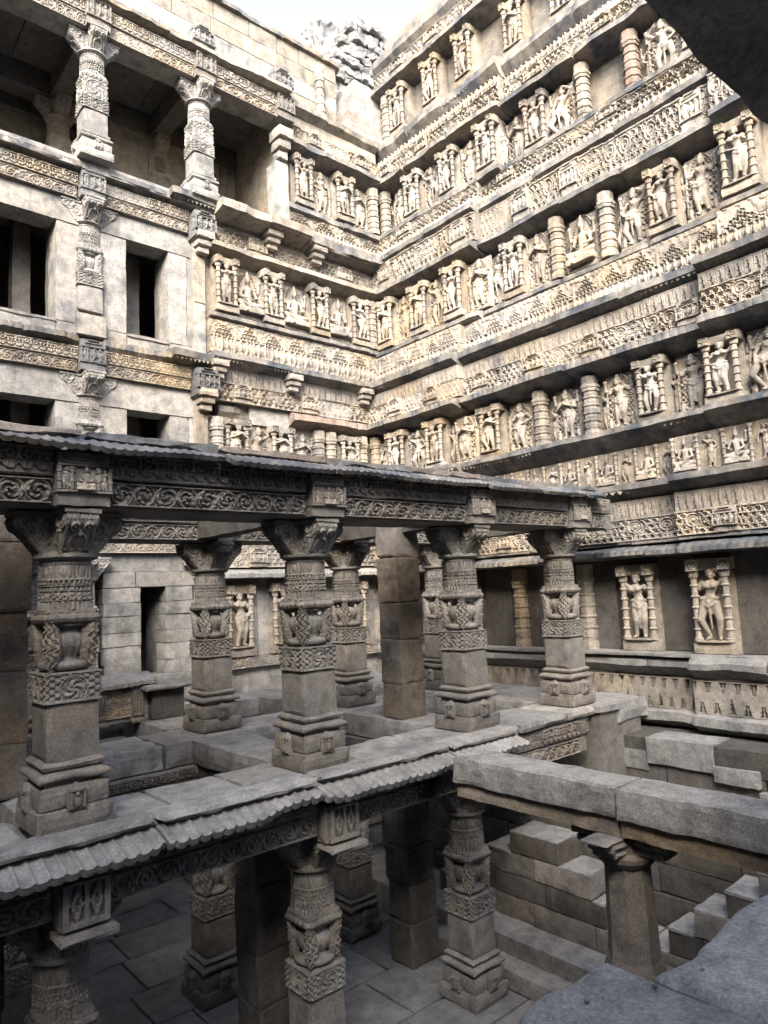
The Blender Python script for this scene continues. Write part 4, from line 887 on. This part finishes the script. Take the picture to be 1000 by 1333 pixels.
# ------------------------------------------------------------------ END WALL left part: infill, windows, pilasters, friezes
XL0, XL1 = -3.0, 5.97
def eb(mat, x0, x1, d, db, z0, z1, nm='stone_block', par=None): return put(nm, bx(mat, x0, x1, -d, -db, z0, z1, sp=.11, amp=.005, chip=.006, maxn=16), par or end)
for z0 in (3.1, 6.12):
    zs = 6.33 if z0 > 5 else 3.45; zt = 8.05 if z0 > 5 else 4.98; zf = 8.48 if z0 > 5 else 5.47
    for a, c in ((XL0, 2.15), (2.15, 3.33), (3.33, 4.5), (4.5, 5.26), (5.26, XL1)): eb('pale', a + .003, c - .003, .0 + rng.uniform(-.006, .006), -.45, z0, zs - .004)
    for a, c in ((XL0, .7), (.7, 2.15), (3.33, 3.9), (3.91, 4.5), (5.26, 5.62), (5.62, XL1)): eb('pale', a + .003, c - .003, rng.uniform(-.006, .006), -.45, zs, zt)
    for a, c in ((XL0, 1.2), (1.2, 3.7), (3.7, XL1)): eb('pale', a + .003, c - .003, .012 + rng.uniform(-.006, .006), -.45, zt + .004, zf)
    for a, c in ((2.15, 3.33), (4.5, 5.26)):      # window with stone surround inside the reveal
        w = put('window', bx('brown', a - .05, a + .0, .25, .5, zs, zt, sp=.2, amp=.004), end); put('window_jamb', bx('grey', c, c + .08, .40, .62, zs, zt, sp=.2, amp=.004), w); put('window_sill', bx('pale', a - .02, c + .02, -.03, .45, zs - .05, zs + .012, sp=.1, amp=.006, chip=.014), w)
        put('inner_pillar', bx('grey', c - .42, c - .12, 1.0, 1.3, z0, zf, sp=.3, amp=.006), w)
    for a, c in ((XL0, 1.75), (1.75, 3.66), (4.06, 5.66)):
        lo = body(end, a, c, .06, -.4, zf, zf + .21, 'pale', 'frieze'); strip(end, lo, 'scroll', a + .03, c - .03, .064, zf + .012, zf + .195)
        up = body(end, a, c, .10, -.4, zf + .21, zf + .43, 'pale', 'frieze'); strip(end, up, 'garland', a + .03, c - .03, .104, zf + .225, zf + .42)
        eave(end, a, c, .05, .30, zf + .43, zf + .50, zf + .58, zf + .66, rib=.1 if z0 < 5 else 0, mat='eave', wear=.05)
    body(end, 3.66, 4.06, .06, -.4, zf, zf + .6, 'pale'); body(end, 5.66, XL1, .08, -.4, zf, zf + .6, 'pale')
    body(end, XL0, XL1, .02, -2.5, zf + .5, zf + .64, 'pale', 'floor_slab')
    eave(end, 5.2, 6.1, .05, .42, zf + .46, zf + .54, zf + .66, zf + .7, fr=R, mat='eave')
    put('shrine_block', BLOCKD, end, (3.86, -.12, zf + .02), sc=(1, 1, 1.25)); put('shrine_block', BLOCKD, end, (5.85, -.2, zf - .12), sc=(1.05, 1.5, 1.2))
    # engaged column, carved pilaster strip
    Mx = CM['pale']
    for nm in ('shaft', 'medal', 'vase', 'leaf', 'lip', 'oct', 'ring'): put('engaged_' + {'shaft': 'shaft', 'medal': 'band', 'vase': 'vase', 'leaf': 'leaf', 'lip': 'leaf_band', 'oct': 'upper_shaft', 'ring': 'capital'}[nm], Mx[nm], end, (3.86, .10, zf - 2.42), sc=(1, 1, 1))
    for k in (0, 2, 3): put('bracket_arm', Mx['arm'], end, (3.86, .10, zf - 2.42), rz=k * math.pi / 2)
    eb('pale', 3.62, 4.10, .14, 0, zf - 2.36, zf - 2.0, 'engaged_base'); eb('pale', 5.70, 5.95, .10, 0, z0, zf - .15, 'pilaster_strip')
    strip(end, end, 'small_scroll', 5.71, 5.94, .104, zf - 1.3, zf - .2)
    put('corbel', CORB, end, (5.85, -.14, zf - .28), sc=(1.1, 1.2, 1.2))
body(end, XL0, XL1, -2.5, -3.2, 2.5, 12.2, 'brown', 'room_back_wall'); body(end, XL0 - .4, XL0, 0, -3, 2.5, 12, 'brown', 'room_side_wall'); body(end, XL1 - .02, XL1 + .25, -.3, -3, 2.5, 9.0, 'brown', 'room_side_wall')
body(end, XL0, XL1, -.1, -3, 2.95, 3.12, 'pale', 'floor_slab')
for xp in (1.0, 2.3, 3.9): put('inner_pillar', bx('brown', xp, xp + .35, 1.4, 1.75, 3.1, 9.0, sp=.5, amp=.006), end)
# storey at pavilion level: pale blocked-up wall with a narrow doorway
zf = 2.5
lo = body(end, XL0, XL1, .1, -.5, zf, zf + .24, 'pale', 'frieze'); strip(end, lo, 'scroll', XL0 + .2, XL1 - .05, .104, zf + .01, zf + .22)
up = body(end, XL0, XL1, .14, -.5, zf + .24, zf + .5, 'pale', 'frieze'); strip(end, up, 'garland', XL0 + .2, XL1 - .05, .144, zf + .25, zf + .48); eave(end, XL0, XL1, .1, .36, zf + .5, zf + .55, zf + .62, zf + .7)
for a, c in ((XL0, 4.0), (4.0, 5.62)): eb('pale', a + .003, c - .003, .02, -.6, 2.2, 2.5, 'lintel')
for r_ in range(7):
    z0 = (.47, .70, .98, 1.20, 1.47, 1.69, 1.94, 2.2)[r_]; z1 = (.47, .70, .98, 1.20, 1.47, 1.69, 1.94, 2.2)[r_ + 1]
    for a, c in (((4.05, 4.69), (5.12, 5.62)) if r_ < 6 else ((4.05, 4.6), (4.6, 5.62))):
        j = rng.uniform(-.03, .03); eb('pale', a + .003 + (j if a < 4.1 else 0), c - .003 + (j if c > 5.2 else 0), .06 + rng.uniform(-.012, .012), -.45, z0 + .001, z1 - .001, 'door_block')
eb('pale', 3.95, 5.72, .14, -.5, .3, .47, 'door_threshold'); eb('pale', 3.9, 5.75, .08, -.5, -.02, .3, 'door_step'); eb('grey', 5.12, 5.2, -.35, -.8, .47, 1.94, 'door_jamb')
eb('brown', XL0, 3.2, .0, -.6, 0, 2.2, 'wall_stone'); eb('brown', 4.05, 5.6, -1.2, -1.4, 0, 2.4, 'room_back_wall'); eb('brown', 4.0, 4.1, -.4, -1.4, 0, 2.4, 'room_side_wall'); eb('brown', 5.55, 5.65, -.4, -1.4, 0, 2.4, 'room_side_wall')
column((3.72, 11.62, 0.02), 'pale half-hidden engaged column at left of narrow doorway', None, 'pale', 'engaged_column'); column((5.86, 11.66, 0.02), 'pale half-hidden engaged column at right of narrow doorway', None, 'pale', 'engaged_column')
# low carved parapet in front of the doorway
pp = thing('carved_parapet', 'low carved bench parapet with ribbed coping before the narrow doorway', 'parapet', (3.6, 10.3, 0))
put('panel', bx('pale', -.9, .62, -.1, .1, .0, .5, sp=.1, amp=.005), pp); strip(pp, pp, 'scroll', -.85, .4, .104, .08, .24); strip(pp, pp, 'garland', -.85, .4, .104, .26, .44)
for x in (-.6, -.1, .42): put('post', MB().box(x - .09, x + .09, -.16, .12, 0, .5, sp=.06, amp=.005).mesh('post', 'pale'), pp); put('diamond_block', DIAM, pp, (x, -.15, .06), sc=(.5, .6, 1))
eave(pp, -1.0, .70, -.1, .28, .5, .5, .55, .66, rib=.1, mat='slab', name='coping')
tag(put('bench_slab', bx('slab', 4.05, 4.85, 9.9, 10.6, .42, .5, sp=.08, amp=.008, chip=.02)), 'pale flat bench slab beside carved parapet', 'slab'); tag(put('bench_support', bx('brown', 4.2, 4.7, 10.05, 10.5, 0, .42, sp=.1, amp=.008)), 'block under the pale bench slab', 'block')

# ------------------------------------------------------------------ open gallery on the top storey
for x, nm in ((1.85, 'at far end of gallery'), (3.86, 'in the middle of gallery'), (5.85, 'beside the niche wall')): column((x, 11.55, 9.12), 'pale carved pillar on open gallery front, %s' % nm, 'gallery front pillars', 'pale', 'gallery_pillar', 1.0, .965)
for x in (1.9, 3.9, 5.9): column((x, 13.6, 9.12), 'shadowed carved pillar in back row of open gallery, ' + ('at its far end' if x < 2 else 'in its middle' if x < 5 else 'by cream side wall'), 'gallery back pillars', 'warm', 'gallery_pillar', 1.0, .965)
for a, c in ((XL0, 1.85), (1.85, 3.86), (3.86, 5.85), (5.85, 7.72)):
    lo = body(end, a, c, .36, -.1, 11.46, 11.7, 'pale', 'gallery_beam'); strip(end, lo, 'scroll', a + .2, c - .2, .364, 11.47, 11.68)
    up = body(end, a, c, .40, -.1, 11.7, 11.93, 'pale', 'gallery_beam'); strip(end, up, 'garland', a + .2, c - .2, .404, 11.71, 11.92)
    eave(end, a, c, .3, .62, 11.93, 12.0, 12.07, 12.16, mat='warm', wear=.04)
    body(end, a, c, -1.7, -2.1, 11.46, 11.9, 'brown', 'gallery_beam')
for x in (1.85, 3.86, 5.85): body(end, x - .17, x + .17, -.1, -1.7, 11.46, 11.9, 'brown', 'gallery_beam'); put('shrine_block', BLOCKM, end, (x, -.37, 11.46), sc=(1, 1.2, 1.5))
for i in range(9): put('ceiling_slab', bx('brown', XL0 + i * 1.2, XL0 + i * 1.2 + 1.19, -.1, 2.5, 11.92 + .01 * (i % 2), 12.1, sp=.3, amp=.006), end)
body(end, 7.72, 7.9, .1, -2.5, 9.15, 11.9, 'cream', 'gallery_side_wall'); course_blocks(end, XL0, 7.7, -2.45, -2.6, 9.15, 10.3, 1.0, 'cream'); course_blocks(end, XL0, 7.7, -2.45, -2.6, 10.3, 11.46, 1.0, 'cream')
course_blocks(end, 4.6, 7.7, -1.75, -2.0, 9.15, 11.46, .9, 'cream')
body(end, XL0, 7.8, .25, -2.5, 8.96, 9.14, 'pale', 'floor_slab'); eb('pale', 7.5, 7.8, .26, -.1, 9.15, 10.6, 'gallery_post'); put('corbel', CORB, end, (7.65, -.2, 10.8), sc=(1.1, 1.3, 2)); put('shrine_block', BLOCKM, end, (7.65, -.36, 11.44), sc=(1, 1.2, 1.5))
# parapet storey above
for r_ in range(5): course_blocks(end, XL0 + .2 * (r_ % 2), 9.65, -.35, -.9, 12.15 + r_ * .38, 12.15 + (r_ + 1) * .38, .75, ('cream', 'cream', 'pale')[r_ % 3])
eave(end, XL0, 9.75, -.4, -.22, 14.02, 14.06, 14.16, 14.24, mat='eave', name='coping')
put('pilaster', PIL, end, (9.05, .2, 12.2), sc=(.8, .8, 1.5))
for x, zz in ((5.85, 12.12), (7.65, 12.1), (3.86, 12.12)): put('finial_block', BLOCKD, end, (x, -.3, zz), sc=(1.1, 1.3, 1.1))
for i in range(6):
    course_blocks(end, 9.5 + i * .1, 10.9, .15 - i * .05, -.8, 12.2 + i * .27, 12.2 + (i + 1) * .27, .4, ('pale', 'red', 'pale', 'slab', 'pale', 'slab')[i])
ru = thing('ruined_wall', 'jagged blackened rubble wall against the sky above the corner', 'wall', (10.9, 13.0, 12.2))
put('rubble_core', bx('ruin', -.9, 2.2, .05, .9, 0, 4.3, sp=.12, amp=.06, chip=.08, maxn=40), ru)
for k in range(17):
    z = k * .27; xl = -1.6 + max(0, k - 5) * .16 + rng.uniform(-.15, .15); x = xl
    while x < 2.2:
        w = rng.uniform(.3, .8); dp = rng.uniform(-.08, .1)
        put('rubble_stone', bx('ruin', x, x + w - .01, -.2 - dp, 1.0, z, z + .262 - rng.uniform(0, .03), sp=.05, amp=.045, chip=.02, maxn=12), ru); x += w

# ------------------------------------------------------------------ photographer's terrace, eave overhead, added shade tower and opposite shade wall (both unseen), ground
ter = struct(put('terrace', bx('slab', -6, 9.0, -3.0, 1.6, -.5, -.12, sp=.5, amp=.006)))
def slabstone(x0, x1, y0, y1, seed, z1=0.0, rd=.22):
    n = 140; xs = np.linspace(x0, x1, n); yy = np.linspace(0, 1, 200) ** .6; X, V = np.meshgrid(xs, yy, indexing='ij'); edge = y1 + .05 * (vnoise(np.stack([X * 2.2, X * 0, X * 0], -1), seed) - .5) * 2 + .025 * (vnoise(np.stack([X * 11, X * 0, X * 0], -1), seed + 1) - .5)
    rl = np.clip(1 - (X - x0) / rd, 0, 1); edge = edge - rd * (1 - np.sqrt(np.clip(1 - rl ** 2, 0, 1))); rr = np.clip(1 - (x1 - X) / .1, 0, 1); edge = edge - .06 * rr ** 2
    Y = y0 + (edge - y0) * V; dist = np.minimum(np.minimum(edge - Y, X - x0), x1 - X); Z = z1 - .035 * np.clip(1 - dist / .05, 0, 1) ** 2 + .01 * (vnoise(np.stack([X * 3, Y * 3, X * 0], -1), seed) - .5) + .004 * vnoise(np.stack([X * 25, Y * 25, X * 0], -1), seed) - .006 * np.clip(vnoise(np.stack([X * 12, Y * 12, X * 0], -1), seed + 5) - .72, 0, 1) * 4
    top = np.stack([X, Y, Z], -1); bot = top.copy(); bot[..., 2] = z1 - .16; b = MB(); b.grid(top); b.grid(bot, flip=True)
    for a, c, f in ((top[:, -1], bot[:, -1], False), (top[:, 0], bot[:, 0], True), (top[0], bot[0], True), (top[-1], bot[-1], False)): b.grid(np.stack([a, c], 0), flip=f)
    return b.mesh('terrace_slab', 'near', True)
for z0_, z1_ in ((-3.0, -2.5), (-2.5, -2.0), (-2.0, -1.5), (-1.5, -1.0), (-1.0, -.5)):
    x_ = -6.0
    while x_ < 8.9:
        w_ = rng.uniform(.8, 1.4); put('wall_stone', bx('brown', x_ + .004, min(9.0, x_ + w_) - .004, -1.5, 1.5 + rng.uniform(-.01, .01), z0_ + .003, z1_ - .003, sp=.2, amp=.007, chip=.01, maxn=8), ter); x_ += w_
for a, c, y1, z in ((2.2, 2.885, 2.0, -.012), (2.89, 4.3, 1.72, .0), (4.31, 6.2, 1.70, .01), (6.21, 8.6, 1.72, 0)): put('terrace_slab', slabstone(a, c, -1.2, y1, sd_(), z, .22 if a < 2.5 else .04), ter)
ov = thing('overhead_eave', 'dark stone eave slab hanging overhead at the terrace edge', 'eave', (2.0, .6, 2.8))
eave_m = MB().sweep([(0, 0.0), (.3, .02), (.62, .03), (.62, .24), (.4, .2), (0, .09)], -6.5, 7, dx=.1, amp=.022, seed=5).mesh('eave_slab', 'cream'); put('eave_slab', eave_m, ov)
for x in (-3.9, 5.2): column((x, .1, 0), 'carved column holding up the eave over the terrace', 'terrace columns', 'grey')
tag(put('terrace_beam', bx('grey', -5, 6.8, -.05, .25, 2.43, 2.825, sp=.3, amp=.006)), 'plain beam on the terrace columns under the eave', 'beam')
rp = thing('rear_shade_tower', 'unseen four-storey tower added behind the terrace to shade the well', 'pavilion', (1, -9.0, 0.0))  # invented tower, out of view, blocks sun and sky from the lower levels
for k in range(4):
    z = k * 3.05
    put('floor_slab', bx('slab', -9, 0.2, -1.6, 1.9, z - .02, z + .25, sp=.8, amp=.01), rp); put('back_wall', bx('warm', -9, 0.2, -1.9, -1.5, z + .25, z + 3.0, sp=1, amp=.01), rp)
    put('parapet', bx('warm', -9, 0.2, 1.5, 1.75, z + .25, z + .95, sp=.8, amp=.01), rp); put('beam', bx('grey', -9, 0.2, 1.2, 1.75, z + 2.5, z + 3.0, sp=.8, amp=.01), rp)
    for x in (-8.5, -6, -3.5, -1): put('post', bx('grey', x, x + .4, 1.25, 1.65, z + .9, z + 2.5, sp=.3, amp=.008), rp)
put('roof_slab', bx('slab', -9, 0.2, -1.9, 2.0, 12.21, 12.45, sp=.8, amp=.01), rp)
opp = thing('opposite_shade_wall', 'unseen plain stepped wall added opposite, raised to shade the well', 'wall', (-8.0, 5, -3))  # unseen wall added for shade, top tier heightened to keep sun off the pavilion
for i, (z0, z1) in enumerate(((0, 3), (3, 6.1), (6.1, 9.1), (9.1, 12.1), (12.1, 15), (15, 18.6))):
    put('wall_tier', bx('warm', -2.5, .0 - .15 * i, -16, 7, z0, z1 - .02, sp=1.2, amp=.02), opp); put('eave', bx('eave', -1, .35 - .15 * i, -16, 7, z1 - .25, z1 - .1, sp=1, amp=.02), opp)
g = MB()
for x0, x1, y0, y1 in ((-300, -11.5, -300, 300), (12.6, 300, -300, 300), (-11.5, 12.6, 15.2, 300), (-11.5, 12.6, -300, -40)): g.poly([(x0, y0, 14.4), (x1, y0, 14.4), (x1, y1, 14.4), (x0, y1, 14.4)])
struct(put('ground', g.mesh('ground', 'cream')))

for i, (x, y, q) in enumerate(((2.52, 1.80, .012), (2.80, 1.66, .014), (3.05, 1.58, .012), (2.45, 1.63, .010))):
    pb = MB().ball((0, 0, q * .5), (q, q * .8, q * .6), 9, 6); pb.v = [rough(v_, q * .15, 30, i) for v_ in pb.v]
    tag(put('pebble', pb.mesh('pebble', 'paving'), None, (x, y, -.004)), 'small loose pebble lying on the pale near terrace slab', 'pebble', 'pebbles on the terrace slab')
